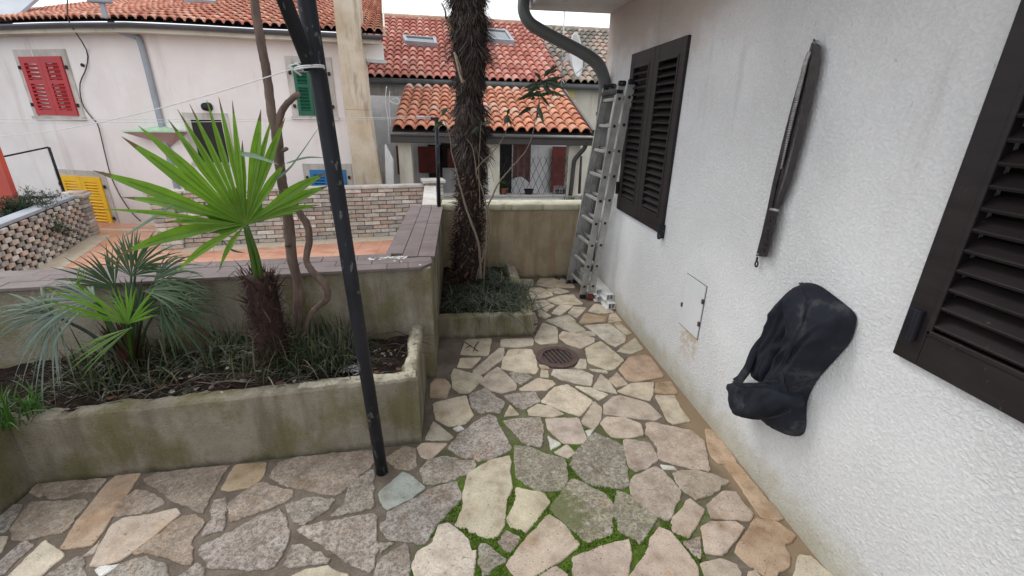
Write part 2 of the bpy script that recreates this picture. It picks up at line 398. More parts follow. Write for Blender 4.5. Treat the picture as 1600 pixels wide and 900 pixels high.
M = dict(
 stucco=m_stucco_white(), mortar=m_mortar(), stone=m_stone(),
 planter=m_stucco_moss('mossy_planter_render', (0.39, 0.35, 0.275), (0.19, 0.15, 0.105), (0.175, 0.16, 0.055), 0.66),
 gwall=m_stucco_moss('beige_garden_wall_render', (0.53, 0.43, 0.30), (0.38, 0.26, 0.15), (0.26, 0.24, 0.12), 0.3),
 cap=m_dirty('mossy_cap_stone', (0.42, 0.40, 0.30), (0.60, 0.56, 0.44), (0.22, 0.26, 0.07), 5, 0.6),
 rim=m_dirty('crumbled_rim', (0.30, 0.27, 0.20), (0.50, 0.46, 0.36), (0.10, 0.09, 0.05), 14, 0.7),
 purple=m_tiles_purple(), pink=m_plaster_pink(), roof=m_rooftile('clay_roof_tile', 0.15), oldroof=m_rooftile('old_weathered_roof_tile', 0.75),
 salmon=m_marble(), creamtile=simple('cream_border_tile', (0.55, 0.47, 0.36), 0.5, 0.12, 6),
 brick=attrmat('pale_mixed_brick', 0.9, 0.4, 22, 0.004), brickmortar=simple('brick_mortar', (0.16, 0.14, 0.12), 0.95, 0.3, 10, 0, 0.004),
 alu=m_alu(), black=m_blackpaint(), shutter=m_shutter(), soil=m_soil(), bark=m_bark(),
 leaf=attrmat('palm_leaf', 0.42, 0.25, 14, 0.0, 0.35, 0.4), leafdull=attrmat('dull_leaf', 0.5, 0.3, 14, 0.0, 0.15, 0.35),
 fibre=attrmat('palm_fibre', 0.95, 0.4, 30, 0.002), litter=attrmat('dry_litter', 0.9, 0.3, 30, 0.0),
 stem=attrmat('thin_stem', 0.85, 0.35, 40, 0.001),
 gutter=simple('dark_grey_gutter_metal', (0.085, 0.088, 0.10), 0.45, 0.15, 6), pipe=simple('grey_downpipe_metal', (0.10, 0.105, 0.105), 0.42, 0.2, 5, 0.0),
 zinc=simple('light_zinc', (0.45, 0.46, 0.47), 0.45, 0.15, 5, 0.3), zincdull=simple('dull_grey_sheet', (0.30, 0.33, 0.37), 0.6, 0.15, 2),
 brownmetal=simple('brown_gutter_metal', (0.045, 0.040, 0.038), 0.4, 0.15, 4),
 red=simple('red_shutter_paint', (0.42, 0.028, 0.032), 0.5, 0.08, 4), green=simple('green_shutter_paint', (0.010, 0.105, 0.058), 0.5, 0.1, 4),
 yellow=simple('yellow_shutter_paint', (0.85, 0.50, 0.012), 0.5, 0.08, 4), blue=simple('blue_shutter_paint', (0.03, 0.17, 0.38), 0.5, 0.1, 4),
 stoneframe=m_dirty('grey_stone_frame', (0.42, 0.39, 0.35), (0.58, 0.55, 0.51), (0.30, 0.27, 0.22), 3, 0.5),
 chimney=m_dirty('stained_chimney_render', (0.46, 0.37, 0.26), (0.60, 0.53, 0.43), (0.27, 0.22, 0.17), 2.2, 0.7),
 greyrender=m_dirty('grey_stained_render', (0.40, 0.37, 0.34), (0.55, 0.52, 0.48), (0.26, 0.22, 0.18), 2.0, 0.6),
 cream=m_dirty('cream_render', (0.52, 0.49, 0.41), (0.66, 0.63, 0.54), (0.40, 0.38, 0.30), 1.2, 0.5),
 white=m_dirty('white_paint', (0.62, 0.62, 0.62), (0.74, 0.74, 0.74), (0.45, 0.44, 0.42), 3, 0.4),
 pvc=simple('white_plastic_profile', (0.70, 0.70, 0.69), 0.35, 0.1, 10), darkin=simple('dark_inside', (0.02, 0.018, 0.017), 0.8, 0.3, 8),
 oldred=simple('faded_red_shutter_paint', (0.15, 0.035, 0.028), 0.7, 0.3, 5), cloth=simple('brown_cloth', (0.16, 0.085, 0.075), 0.95, 0.3, 7, 0, 0.003),
 iron=simple('rusty_drain_iron', (0.10, 0.065, 0.058), 0.75, 0.35, 40, 0.2, 0.002), redplastic=simple('red_rubber_foot', (0.13, 0.03, 0.027), 0.6, 0.3, 30),
 leather=simple('worn_black_leather', (0.030, 0.026, 0.029), 0.36, 0.5, 30, 0, 0.002), zip=simple('pale_bead_chain', (0.34, 0.33, 0.32), 0.4, 0.3, 60, 0.3),
 canvas=None, cord=simple('white_cord', (0.62, 0.62, 0.63), 0.7, 0.15, 30), cable=simple('dark_cable', (0.06, 0.055, 0.05), 0.7, 0.2, 30),
 dish=simple('white_dish_paint', (0.58, 0.58, 0.57), 0.5, 0.1, 6), glass=simple('skylight_glass', (0.05, 0.065, 0.08), 0.12, 0.2, 3, 0.0, 0.0, 0.9),
 asphalt=simple('courtyard_asphalt', (0.06, 0.06, 0.058), 0.9, 0.2, 4, 0, 0.004), terracotta=simple('terracotta_pot', (0.20, 0.075, 0.045), 0.8, 0.25, 14),
 yellowplastic=simple('yellowed_plastic_box', (0.55, 0.46, 0.17), 0.6, 0.12, 8), canopygreen=simple('pale_green_glass_sheet', (0.42, 0.60, 0.42), 0.4, 0.2, 8),
 canopyside=simple('pinkish_awning_side', (0.42, 0.29, 0.27), 0.7, 0.15, 4), pvcshade=simple('white_hatch_paint', (0.64, 0.65, 0.66), 0.5, 0.06, 5),
)
def m_canvas():
    m = NM('dusty_black_canvas', 0.82, 0.25); n = m.noise(7, 5, 0.65)
    c = m.ramp(n, [(0.38, (0.009, 0.011, 0.018)), (0.58, (0.016, 0.018, 0.027)), (0.72, (0.065, 0.066, 0.072))])
    return m.fin(c, m.bump(m.noise(220, 3), 0.3, 0.001))
M['canvas'] = m_canvas()
V = Vector
# ================================================================== SETTING: terrace floor
mb = MB()
mb.quad((-4.2, -3, 0), (1.42, -3, 0), (1.42, 4.6, 0), (-4.2, 4.6, 0))
mb.build('terrace_ground', M['mortar'], kind='structure')
mb = MB(); mb.box((-4.2, -3, -2.0), (2.6, 4.7, -0.02)); mb.build('terrace_base', M['brickmortar'], kind='structure')

# flagstones, traced one by one.  c cream, p pinkish, g rough grey, m mossy grey, o ochre, w white chip, b bluish
SA = (0, 720, 5); SB = (280, 700, 5); SC = (280, 720, 5); SD = (560, 720, 5); SE = (640, 520, 5); SG = (600, 640, 5)
SF = (840, 580, 5); SH = (840, 720, 5); SI = (1000, 720, 5); SJ = (800, 420, 6.667); SK = (880, 480, 5); PX = (0, 0, 1)
ST = [
(SA,'q',[(225,245),(250,205),(330,165),(820,135),(740,240),(620,240),(510,275),(400,290),(360,255),(320,280)]),
(SA,'q',[(95,520),(240,330),(400,320),(685,308),(500,550),(190,608),(110,590)]),
(SA,'g',[(-60,350),(175,345),(50,540),(-60,560)]),
(SA,'o',[(485,665),(600,480),(820,190),(900,120),(1100,98),(900,390),(735,640),(600,665),(540,675)]),
(SA,'q',[(885,435),(975,290),(1070,225),(1160,240),(1240,290),(1270,330),(1170,385)]),
(PX,'q',[(226,750),(246,739),(300,733),(357,727),(343,746),(316,801),(302,793),(270,779),(258,771)]),
(SA,'p',[(710,808),(800,640),(880,500),(960,450),(1130,430),(1370,372),(1395,420),(1150,620),(930,775),(780,808)]),
(SA,'q',[(1055,715),(1130,650),(1270,560),(1300,510),(1430,430),(1530,428),(1590,490),(1480,630),(1500,680),(1490,800),(1430,812),(1350,760),(1180,715)]),
(SA,'p',[(655,738),(775,630),(735,715)]),
(SA,'w',[(750,850),(790,825),(920,810),(850,860),(790,895)]),
(SA,'g',[(820,925),(960,800),(1140,750),(1165,785),(1270,800),(1310,900),(1300,1000),(800,1000)]),
(SA,'g',[(360,900),(590,755),(625,770),(665,900),(640,1000),(300,1000)]),
(SA,'c',[(70,900),(345,622),(488,740),(300,900),(200,1000),(-20,1000)]),
(SA,'g',[(-60,840),(170,630),(248,662),(40,870),(0,885),(-60,900)]),
(SA,'c',[(-60,600),(55,598),(10,700),(-60,720)]),
(PX,'g',[(272,906),(306,882),(313,884),(316,905),(300,925),(270,925)]),
(SB,'o',[(335,315),(440,130),(680,115),(650,215),(620,255),(540,300),(400,325)]),
(SB,'q',[(395,572),(405,420),(500,345),(620,270),(690,275),(720,305),(875,325),(878,385),(700,465)]),
(SB,'g',[(180,682),(210,600),(255,545),(240,500),(265,410),(368,388),(350,622)]),
(SB,'q',[(705,225),(790,110),(900,75),(1300,35),(1520,20),(1525,110),(1380,230),(1290,320),(1200,365),(1000,320),(850,290)]),
(SB,'g',[(1180,525),(1300,420),(1330,300),(1400,230),(1500,170),(1520,180),(1515,465)]),
(SB,'g',[(835,450),(900,415),(1040,388),(1215,400),(1150,480),(975,590),(900,560)]),
(SB,'g',[(935,650),(980,605),(1190,570),(1530,510),(1535,780),(1510,930),(1480,960),(1330,900),(1240,820),(1100,740)]),
(SB,'g',[(155,790),(190,750),(380,665),(420,655),(500,600),(700,500),(780,480),(830,560),(850,690),(830,740),(780,870),(740,920),(660,940),(500,935),(240,920),(200,850)]),
(SC,'g',[(828,800),(885,660),(950,655),(1175,755),(1150,795),(1000,800),(890,825)]),
(SC,'c',[(880,900),(1000,850),(1150,825),(1200,855),(1300,880),(1330,960),(850,960)]),
(SD,'b',[(163,250),(340,92),(400,115),(515,205),(400,290),(235,370),(200,350)]),
(SG,'g',[(290,460),(370,380),(440,368),(550,380),(600,400),(690,395),(715,440),(640,500),(500,550),(390,582),(315,575)]),
(SD,'g',[(175,480),(230,460),(235,400),(400,320),(510,260),(600,200),(760,165),(805,300),(640,450),(540,600),(510,635),(250,600),(200,550)]),
(SD,'c',[(860,100),(1020,0),(1180,-38),(1190,20),(1182,100),(1197,210),(1145,310),(1138,490),(1090,570),(1050,595),(960,580),(920,548),(870,548),(860,515),(800,515),(765,490),(820,370),(825,250),(845,160)]),
(SD,'c',[(1232,212),(1370,240),(1450,260),(1490,325),(1320,548),(1200,510),(1158,455),(1230,350)]),
(SD,'g',[(1160,545),(1258,600),(1185,705),(1097,632)]),
(SD,'p',[(1168,800),(1290,640),(1480,420),(1580,480),(1650,560),(1720,660),(1580,770),(1400,880),(1330,930),(1260,930),(1200,850)]),
(SD,'m',[(945,650),(995,645),(1145,775),(1010,870),(965,895),(950,740)]),
(SD,'k',[(430,790),(480,700),(590,640),(625,510),(700,495),(780,550),(850,620),(870,700),(905,690),(895,920),(460,960)]),
(SD,'g',[(130,890),(170,780),(270,700),(360,655),(400,700),(390,900),(390,960),(100,960)]),
(SD,'g',[(170,650),(265,640),(175,715)]),
(SH,'p',[(20,900),(140,825),(220,885),(230,940),(0,940)]),
(SE,'c',[(415,130),(440,55),(640,45),(610,175),(400,165)]),
(SE,'c',[(375,265),(400,200),(555,195),(480,270)]),
(SE,'c',[(500,290),(660,150),(700,120),(738,118),(730,200),(670,240),(600,300),(560,328),(500,310)]),
(SE,'c',[(715,105),(720,50),(960,40),(965,95),(840,110)]),
(SE,'c',[(720,275),(735,215),(780,130),(950,130),(980,190),(1000,290),(980,315),(850,305)]),
(SE,'c',[(325,330),(350,280),(560,340),(565,360),(500,430),(470,460),(400,465),(345,430)]),
(SE,'c',[(550,390),(620,310),(690,268),(750,320),(830,400),(825,440),(720,465),(640,445)]),
(SE,'g',[(780,310),(930,320),(955,350),(870,402),(830,380)]),
(SE,'c',[(860,435),(1000,355),(1110,375),(1135,400),(1060,445),(880,450)]),
(SE,'c',[(1030,290),(1080,295),(1082,345),(1025,340)]),
(SE,'c',[(1015,250),(1070,255),(1085,275),(1040,280)]),
(SE,'k',[(1115,325),(1130,285),(1330,290),(1430,330),(1415,410),(1300,390),(1180,360)]),
(SE,'k',[(1290,275),(1330,205),(1375,210),(1380,275)]),
(SE,'o',[(160,495),(170,400),(200,360),(280,362),(315,410),(285,505)]),
(SE,'c',[(185,550),(440,490),(465,590),(490,640),(440,700),(350,718),(300,720),(210,670)]),
(SE,'g',[(465,490),(590,430),(740,545),(700,620),(600,610),(560,620),(500,590)]),
(SE,'g',[(740,490),(800,480),(970,460),(1020,530),(870,600),(800,540)]),
(SE,'c',[(740,650),(785,565),(850,635)]),
(SE,'c',[(930,600),(1000,558),(1100,575),(1200,630),(1110,655),(940,640)]),
(SE,'k',[(1030,535),(1130,430),(1230,405),(1430,530),(1330,645),(1190,600)]),
(SE,'k',[(1295,415),(1420,430),(1545,480),(1480,525)]),
(SE,'c',[(125,830),(190,692),(335,810),(300,830)]),
(SE,'w',[(345,745),(390,725),(420,750),(370,765)]),
(SG,'g',[(500,300),(600,190),(720,90),(820,35),(870,60),(985,290),(980,320),(850,370),(740,400),(700,365),(630,375),(560,330)]),
(SG,'p',[(265,300),(300,265),(495,262),(360,385),(300,360)]),
(SG,'q',[(15,380),(160,290),(240,310),(250,430),(200,465),(100,445)]),
(SG,'g',[(940,90),(1000,75),(1220,60),(1240,150),(1225,285),(1110,270)]),
(SG,'p',[(1265,70),(1520,65),(1590,260),(1400,255),(1290,150)]),
(SG,'w',[(1282,205),(1375,265),(1305,310)]),
(SG,'c',[(1335,330),(1430,275),(1485,335),(1440,375)]),
(SG,'m',[(1022,280),(1130,290),(1300,360),(1415,390),(1430,540),(1390,625),(1190,628),(1030,510)]),
(SF,'k',[(435,130),(495,25),(560,80),(620,170),(540,155)]),
(SF,'p',[(570,60),(620,10),(700,100),(615,120),(570,70)]),
(SF,'c',[(630,155),(740,95),(905,85),(895,180),(875,225),(740,190)]),
(SF,'p',[(525,260),(600,200),(650,190),(850,245),(965,350),(920,382),(700,355),(525,330)]),
(SF,'p',[(348,385),(440,235),(500,290),(490,370),(445,450),(360,410)]),
(SF,'p',[(498,405),(540,360),(680,362),(800,410),(820,495),(700,515),(580,510)]),
(SF,'w',[(380,465),(435,455),(405,525)]),
(SF,'m',[(258,720),(310,620),(440,480),(560,530),(670,590),(690,750),(715,880),(660,910),(560,900),(420,880),(330,820)]),
(SF,'P',[(670,530),(880,560),(935,690),(850,750),(770,772),(710,730)]),
(SF,'P',[(855,405),(900,400),(1200,465),(1300,550),(1340,775),(1150,740),(950,680),(945,590),(860,490)]),
(SF,'c',[(920,190),(1070,190),(1120,300),(1190,385),(1060,408),(1020,380)]),
(SF,'o',[(920,160),(930,90),(1040,80),(1090,170),(1000,175)]),
(SF,'o',[(1340,600),(1310,450),(1400,470),(1555,705),(1420,715),(1360,660)]),
(SF,'w',[(970,730),(1050,740),(1080,765),(990,760)]),
(SH,'m',[(100,370),(200,240),(285,135),(400,200),(520,260),(590,330),(580,470),(575,560),(400,635),(250,520)]),
(SH,'m',[(595,380),(625,235),(740,280),(930,430),(805,642),(640,540)]),
(SH,'P',[(735,140),(920,45),(1000,90),(1115,250),(1025,455),(900,410),(730,260)]),
(SH,'P',[(1060,95),(1150,75),(1300,85),(1490,155),(1350,260),(1240,300),(1120,200)]),
(SH,'p',[(1050,470),(1185,295),(1305,390),(1210,540),(1180,595),(1060,540)]),
(SH,'g',[(1140,640),(1275,595),(1270,765)]),
(SH,'p',[(1330,340),(1460,240),(1550,245),(1590,310),(1680,410),(1650,455),(1370,445)]),
(SH,'p',[(1290,520),(1360,480),(1540,475),(1615,525),(1480,690),(1440,722),(1315,710)]),
(SH,'p',[(280,750),(420,705),(540,660),(710,612),(725,740),(700,880),(680,940),(290,940)]),
(SH,'p',[(720,900),(880,690),(880,620),(955,522),(1040,560),(1130,670),(1240,820),(1250,900),(1240,960),(690,960)]),
(SH,'p',[(1285,800),(1430,770),(1550,810),(1585,870),(1560,940),(1330,940)]),
(SI,'o',[(655,35),(760,15),(1120,440),(1050,460),(940,430),(760,160)]),
(SI,'o',[(740,700),(905,455),(1060,470),(1215,590),(1180,640),(1120,660),(1165,740),(1160,820),(1080,850),(1070,910),(990,900),(870,820)]),
(SI,'c',[(1205,900),(1250,745),(1340,750),(1500,900),(1500,960),(1200,960)]),
(SI,'p',[(855,870),(900,860),(960,920),(850,930)]),
(SJ,'c',[(75,105),(220,110),(215,175),(100,165)]),
(SJ,'c',[(255,160),(290,100),(530,100),(640,170),(650,195),(400,190)]),
(SJ,'c',[(150,315),(150,200),(300,195),(400,240),(425,275),(330,300)]),
(SJ,'c',[(370,210),(480,200),(600,235),(500,260),(420,240)]),
(SJ,'c',[(360,325),(500,280),(640,265),(670,310),(730,355),(720,370),(480,370)]),
(SJ,'k',[(140,345),(340,325),(395,365),(300,400),(190,440),(140,420)]),
(SJ,'c',[(315,415),(400,370),(445,380),(360,442)]),
(SJ,'c',[(275,430),(300,425),(405,485),(340,515),(280,480)]),
(SJ,'c',[(415,455),(500,375),(640,385),(500,485)]),
(SJ,'c',[(590,455),(640,395),(775,405),(680,510)]),
(SJ,'o',[(700,565),(760,460),(985,500),(970,545),(740,572)]),
(SJ,'c',[(800,440),(860,365),(1000,390),(1060,455),(900,460)]),
(SJ,'c',[(1005,555),(1020,475),(1075,460),(1140,540)]),
(SJ,'k',[(355,535),(590,478),(650,530),(660,560),(765,635),(640,665),(430,570)]),
(SJ,'c',[(685,670),(750,650),(840,655),(870,695),(760,695)]),
(SJ,'k',[(755,590),(1020,572),(1180,700),(1170,760),(1080,805),(1000,770),(850,650)]),
(SJ,'c',[(1065,580),(1120,555),(1250,670),(1190,688)]),
(SJ,'c',[(495,690),(530,650),(700,680),(855,720),(850,760),(720,825),(580,780),(500,720)]),
(SJ,'c',[(240,715),(320,560),(460,610),(470,640),(475,770),(300,780),(245,745)]),
(SK,'c',[(175,320),(290,265),(340,300),(470,410),(400,480),(340,485),(200,430)]),
(SJ,'c',[(200,455),(240,455),(270,550),(200,575)]),
(SJ,'c',[(200,600),(255,590),(230,640),(205,645)]),
(SK,'c',[(420,340),(560,238),(620,325),(540,360)]),
(SK,'o',[(440,480),(520,390),(640,372),(690,400),(785,540),(550,580),(500,560)]),
(SK,'k',[(210,480),(330,490),(345,515),(230,495)]),
]
KC = {'c': ((0.53,0.465,0.365),0.14), 'p': ((0.50,0.415,0.34),0.2), 'P': ((0.48,0.40,0.33),0.45), 'g': ((0.43,0.375,0.325),1.0), 'q': ((0.41,0.325,0.25),0.75),
      'm': ((0.37,0.345,0.26),1.0), 'o': ((0.47,0.355,0.245),0.1), 'w': ((0.62,0.61,0.57),0.15), 'b': ((0.41,0.43,0.41),0.05), 'k': ((0.58,0.525,0.425),0.35)}
pav = MB(); traced = []
def lay_stone(mb, poly, kind, h=0.007):
    base, ro = KC[kind]; f = ru(0.9, 1.1); c = (base[0]*f*ru(.97, 1.03), base[1]*f, base[2]*f*ru(.95, 1.05), ro)
    cen0 = sum((V((p[0], p[1], 0)) for p in poly), V())/len(poly)
    P = chaikin([cen0 + (V((p[0], p[1], 0))-cen0)*(1 + 0.0085/max(.03, (V((p[0], p[1], 0))-cen0).length)) for p in poly], 1, 0.07)
    Q = []
    amp = 0.0085 if ro > 0.4 else 0.0045
    for i in range(len(P)):
        a, b = P[i], P[(i+1) % len(P)]; n = max(1, int((b - a).length / 0.014))
        for k in range(n):
            q = a.lerp(b, k / n)
            s = mnoise.noise(q * 24) * amp + mnoise.noise(q * 70) * amp * 0.7
            d = (b - a).normalized(); Q.append(q + V((d.y, -d.x, 0)) * s)
    area = sum(Q[i].x*Q[(i+1)%len(Q)].y - Q[(i+1)%len(Q)].x*Q[i].y for i in range(len(Q)))
    if area < 0: Q = Q[::-1]
    n = len(Q); N = []
    for i in range(n):
        t = (Q[(i+1)%n] - Q[i-1]).normalized(); N.append(V((-t.y, t.x, 0)))
    tilt = V((ru(-.004, .004), ru(-.004, .004), 0)); cen = sum(Q, V()) / n
    hz = lambda q: max(0.003, h + (q - cen).dot(tilt))
    r0 = [q + V((0, 0, -0.003)) for q in Q]; r1 = [q + V((0, 0, hz(q) * 0.55)) for q in Q]
    r2 = [Q[i] + N[i] * 0.0035 + V((0, 0, hz(Q[i]))) for i in range(n)]
    vs = r0 + r1 + r2; fs = []
    for a in (0, n):
        for i in range(n): fs.append((a+i, a+(i+1)%n, a+n+(i+1)%n, a+n+i))
    mb.add(vs, fs, c)
    tris = tessellate_polygon([r2]); mb.add(r2, [t if (r2[t[1]]-r2[t[0]]).cross(r2[t[2]]-r2[t[0]]).z > 0 else t[::-1] for t in tris], c)
for (ox, oy, s), kind, P in ST:
    W = [onz(ox + x / s, oy + y / s, 0.006) for x, y in P]
    traced.append([(w.x, w.y) for w in W]); lay_stone(pav, W, kind)
# the paving carries on outside the traced area (behind and beside the camera)
def proj_in(x, y):
    c = R.transposed() @ (V((x, y, 0)) - CAM)
    if c.z >= -0.05: return False
    u = CX + F*c.x/-c.z; v = CY - F*c.y/-c.z
    return -8 < u < 1608 and v < 906
gx, gy = 0.24, 0.21
G = {}
for i in range(-18, 9):
    for j in range(-14, 12): G[i, j] = V((i*gx + ru(-.07, .07) + (j % 2)*0.08, j*gy + ru(-.06, .06), 0))
ntr = len(traced)
for i in range(-18, 8):
    for j in range(-14, 11):
        q = [G[i, j], G[i+1, j], G[i+1, j+1], G[i, j+1]]; cen = sum(q, V())/4
        if any(p.x > 1.30 for p in q) or any(proj_in(p.x, p.y) for p in q + [cen]): continue
        if any(p.y > 1.75 for p in q) or any(inside((p.x, p.y), t) for t in traced[:ntr] for p in q + [cen]): continue
        if any(inside(tp, [(p.x, p.y) for p in q]) for t in traced[:ntr] for tp in t): continue
        if any(p.x < -1.98 for p in q): continue
        qq = [cen.lerp(p, 0.90) for p in q]; traced.append([(p.x, p.y) for p in qq]); lay_stone(pav, qq, random.choice('ccppgqgo'))
for gs, n0 in ((0.17, len(traced)), (0.10, 0)):       # smaller pieces fill what is still open
    n0 = len(traced); G = {}
    for i in range(-20, 14):
        for j in range(-12, 16): G[i, j] = V((i*gs + ru(-.25, .25)*gs + (-.2 if gs > .15 else .1), .42 + j*gs + ru(-.25, .25)*gs, 0))
    for i in range(-20, 13):
        for j in range(-12, 15):
            q = [G[i, j], G[i+1, j], G[i+1, j+1], G[i, j+1]]; cen = sum(q, V())/4; qq = [cen.lerp(p, .92) for p in q]
            if any(p.x > 1.30 or p.x < -1.98 for p in q) or any(proj_in(p.x, p.y) for p in qq + [cen]): continue
            if any(inside((p.x, p.y), t) for t in traced[:n0] for p in qq + [cen]): continue
            if any(inside(tp, [(p.x, p.y) for p in qq]) for t in traced[:n0] for tp in t): continue
            traced.append([(p.x, p.y) for p in qq]); lay_stone(pav, qq, random.choice('ccppgqo'))
pav.build('flagstone_paving', M['stone'], kind='structure')

ms = MB(); cnt = 0
bbs = [(min(p[0] for p in t), max(p[0] for p in t), min(p[1] for p in t), max(p[1] for p in t), t) for t in traced]
for _ in range(60000):
    x, y = random.gauss(.38, .42), random.gauss(1.15, .42)
    if y < .3 or x > 1.2 or x < -.75: continue
    dd_ = math.hypot((x-.38)/.60, (y-1.15)/.68)
    if dd_ + mnoise.noise(V((x*4, y*4, 3)))*.75 > .85 or mnoise.noise(V((x*16, y*16, 8))) < -.22: continue
    if any(b[0] < x < b[1] and b[2] < y < b[3] and inside((x, y), b[4]) for b in bbs): continue
    r = ru(.003, .008); h = ru(.003, .0075); k = ru(.5, 1.25); a = ru(0, 6); c_ = (.095*k, .175*k, .014*k, 0) if rnd() < .85 else (.10*k, .095*k, .03*k, 0)
    n_ = 6; b0 = [V((x+r*math.cos(a+q*6.283/n_), y+r*math.sin(a+q*6.283/n_), -.001)) for q in range(n_)]; b1 = [V((x+r*.6*math.cos(a+q*6.283/n_), y+r*.6*math.sin(a+q*6.283/n_), h*ru(.6, 1))) for q in range(n_)]
    ms.add(b0+b1+[V((x, y, h*1.15))], [(q, (q+1) % n_, n_+(q+1) % n_, n_+q) for q in range(n_)] + [(n_+q, n_+(q+1) % n_, 2*n_) for q in range(n_)], c_); cnt += 1
    if cnt > 9000: break
ms.build('moss', attrmat('joint_moss', 1.0, .35, 120, .002), kind='stuff', label='bright green moss growing in the joints between the flagstones')
# ================================================================== planters and garden walls
def rough_wall(mb, a, b, zt, t, zb=-0.3, nseg=60, amp=0.006, inner_amp=0.02, c=None, thick_dir=1, zf=None):
    """wall between plan points a,b whose top arris is broken; t thickness on the far side"""
    a, b = V((*a, 0)), V((*b, 0)); d = (b - a).normalized(); n = V((-d.y, d.x, 0)) * thick_dir
    L = (b - a).length; rows = []
    for i in range(nseg + 1):
        s = i / nseg; p = a + d * (L * s)
        z = zt(s) if callable(zt) else zt
        e = mnoise.noise(p * 9) * amp * 1.2 + mnoise.noise(p * 35) * amp
        w = t + mnoise.noise(p * 7 + V((5, 0, 0))) * inner_amp + mnoise.noise(p * 26) * inner_amp * 0.6
        rows.append([p + V((0, 0, zb)), p + V((0, 0, z - 0.012 + e*0.6)), p + n * (0.008 + abs(e)*0.6) + V((0, 0, z + e)), p + n * (w*0.5) + V((0, 0, z + e*1.5 + mnoise.noise(p*50)*amp)), p + n * w + V((0, 0, z - 0.006 + e)), p + n * (w + 0.012) + V((0, 0, z - 0.11)), p + n * (w + .012) + V((0, 0, zb))])
    k = len(rows[0]); vs = [q for r in rows for q in r]; fs = []
    for i in range(nseg):
        for j in range(k - 1):
            f = (i*k+j, (i+1)*k+j, (i+1)*k+j+1, i*k+j+1); fs.append(f if thick_dir > 0 else f[::-1])
    mb.add(vs, fs, c)
    mb.add(rows[0], [tuple(range(k))[::-1] if thick_dir > 0 else tuple(range(k))]); mb.add(rows[-1], [tuple(range(k)) if thick_dir > 0 else tuple(range(k))[::-1]])

PA, PB = (-0.225, 1.932), (-1.985, 1.805)      # front planter face: right end, left end
pl = thing('planter_box', 'long low mossy rendered planter with crumbling rim, full of soil and palms', 'planter', (-1.1, 1.87, 0))
mb = MB()
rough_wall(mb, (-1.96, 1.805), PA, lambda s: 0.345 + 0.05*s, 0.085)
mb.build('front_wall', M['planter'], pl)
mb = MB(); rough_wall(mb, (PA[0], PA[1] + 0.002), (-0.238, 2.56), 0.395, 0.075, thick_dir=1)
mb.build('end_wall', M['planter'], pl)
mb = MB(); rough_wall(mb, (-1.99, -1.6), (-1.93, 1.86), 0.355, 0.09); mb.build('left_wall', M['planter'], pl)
# pale crumbled rim skin on top of the walls
mb = MB()
def rim(a, b, z0, z1, w, n=90, t0=0.0):
    a, b = V((*a, 0)), V((*b, 0)); d = (b-a).normalized(); nn = V((-d.y, d.x, 0)); L = (b-a).length; rows = []
    for i in range(n+1):
        s = i/n; p = a + d*(L*s); z = z0 + (z1-z0)*s; r = []
        for j in range(6):
            u = j/5; q = p + nn*(0.006 + (w + mnoise.noise(p*8)*0.018)*u)
            r.append(q + V((0, 0, z + 0.004 + mnoise.noise(q*40)*0.007 + mnoise.noise(q*110)*0.004 - (0.014 if j in (0, 5) else 0))))
        rows.append(r)
    mb.add([q for r in rows for q in r], [(i*6+j, (i+1)*6+j, (i+1)*6+j+1, i*6+j+1) for i in range(n) for j in range(5)])
rim((-0.78, 1.893), (-0.235, 1.932), 0.378, 0.395, 0.075, 50); rim((-0.232, 1.95), (-0.242, 2.52), 0.397, 0.395, 0.062, 50)
mb.build('broken_rim', M['rim'], pl, True)
# soil heightfield
mb = MB(); nx, ny = 150, 34; vs = []
def soilz(x, y):
    p = V((x, y, 0))
    z = 0.335 + 0.02*mnoise.noise(p*3) + 0.018*mnoise.noise(p*11) + 0.008*mnoise.noise(p*40)
    z += 0.07*math.exp(-((x+0.98)/0.22)**2 - ((y-2.12)/0.16)**2)
    if x < -1.0: z += 0.005*min(1, (-1.0-x)/0.5)
    if x > -.75: z -= 0.012
    return z
for j in range(ny+1):
    for i in range(nx+1):
        x = -3.9 + i/nx*3.63; y0 = 1.932 + 0.0732*(x+0.225) + 0.045 if x > -1.95 else 1.0; y = y0 + (2.60 - y0)*j/ny
        vs.append((x, y, soilz(x, y)))
mb.add(vs, [(j*(nx+1)+i, j*(nx+1)+i+1, (j+1)*(nx+1)+i+1, (j+1)*(nx+1)+i) for j in range(ny) for i in range(nx)])
mb.build('soil', M['soil'], pl, True)

# L-shaped boundary wall with purple tile coping
bw = thing('boundary_wall', 'L-shaped rendered garden wall with dark purple tile coping behind the planters', 'wall', (-0.32, 2.6, 0))
K0, K1 = V((-0.18, 2.56, 0)), V((-3.9, 2.14, 0))        # front face of the long arm
dv = (K1 - K0).normalized(); nv = V((dv.y, -dv.x, 0)) * -1
nv = V((-dv.y, dv.x, 0)); nv = nv if nv.y > 0 else -nv
mb = MB(); B0, B1 = K0 + nv*0.20, K1 + nv*0.20
outline = [K0, V((-0.18, 4.47, 0)), V((-0.46, 4.47, 0)), V((-0.46, 2.80, 0)), K1 + nv*0.26, K1]
mb.prism([(p.x, p.y) for p in outline], -1.2, 0.748)
mb.build('wall', M['planter'], bw)
mb = MB(); mb.prism([(K0.x-0.004, K0.y+.004), (-0.184, 4.46), (-0.45, 4.46), (-0.45, 2.80), (K1.x, K1.y+.2), (K1.x, K1.y+.02)], 0.7475, 0.7525); mb.build('mortar_bed', M['rim'], bw)
cop = MB()
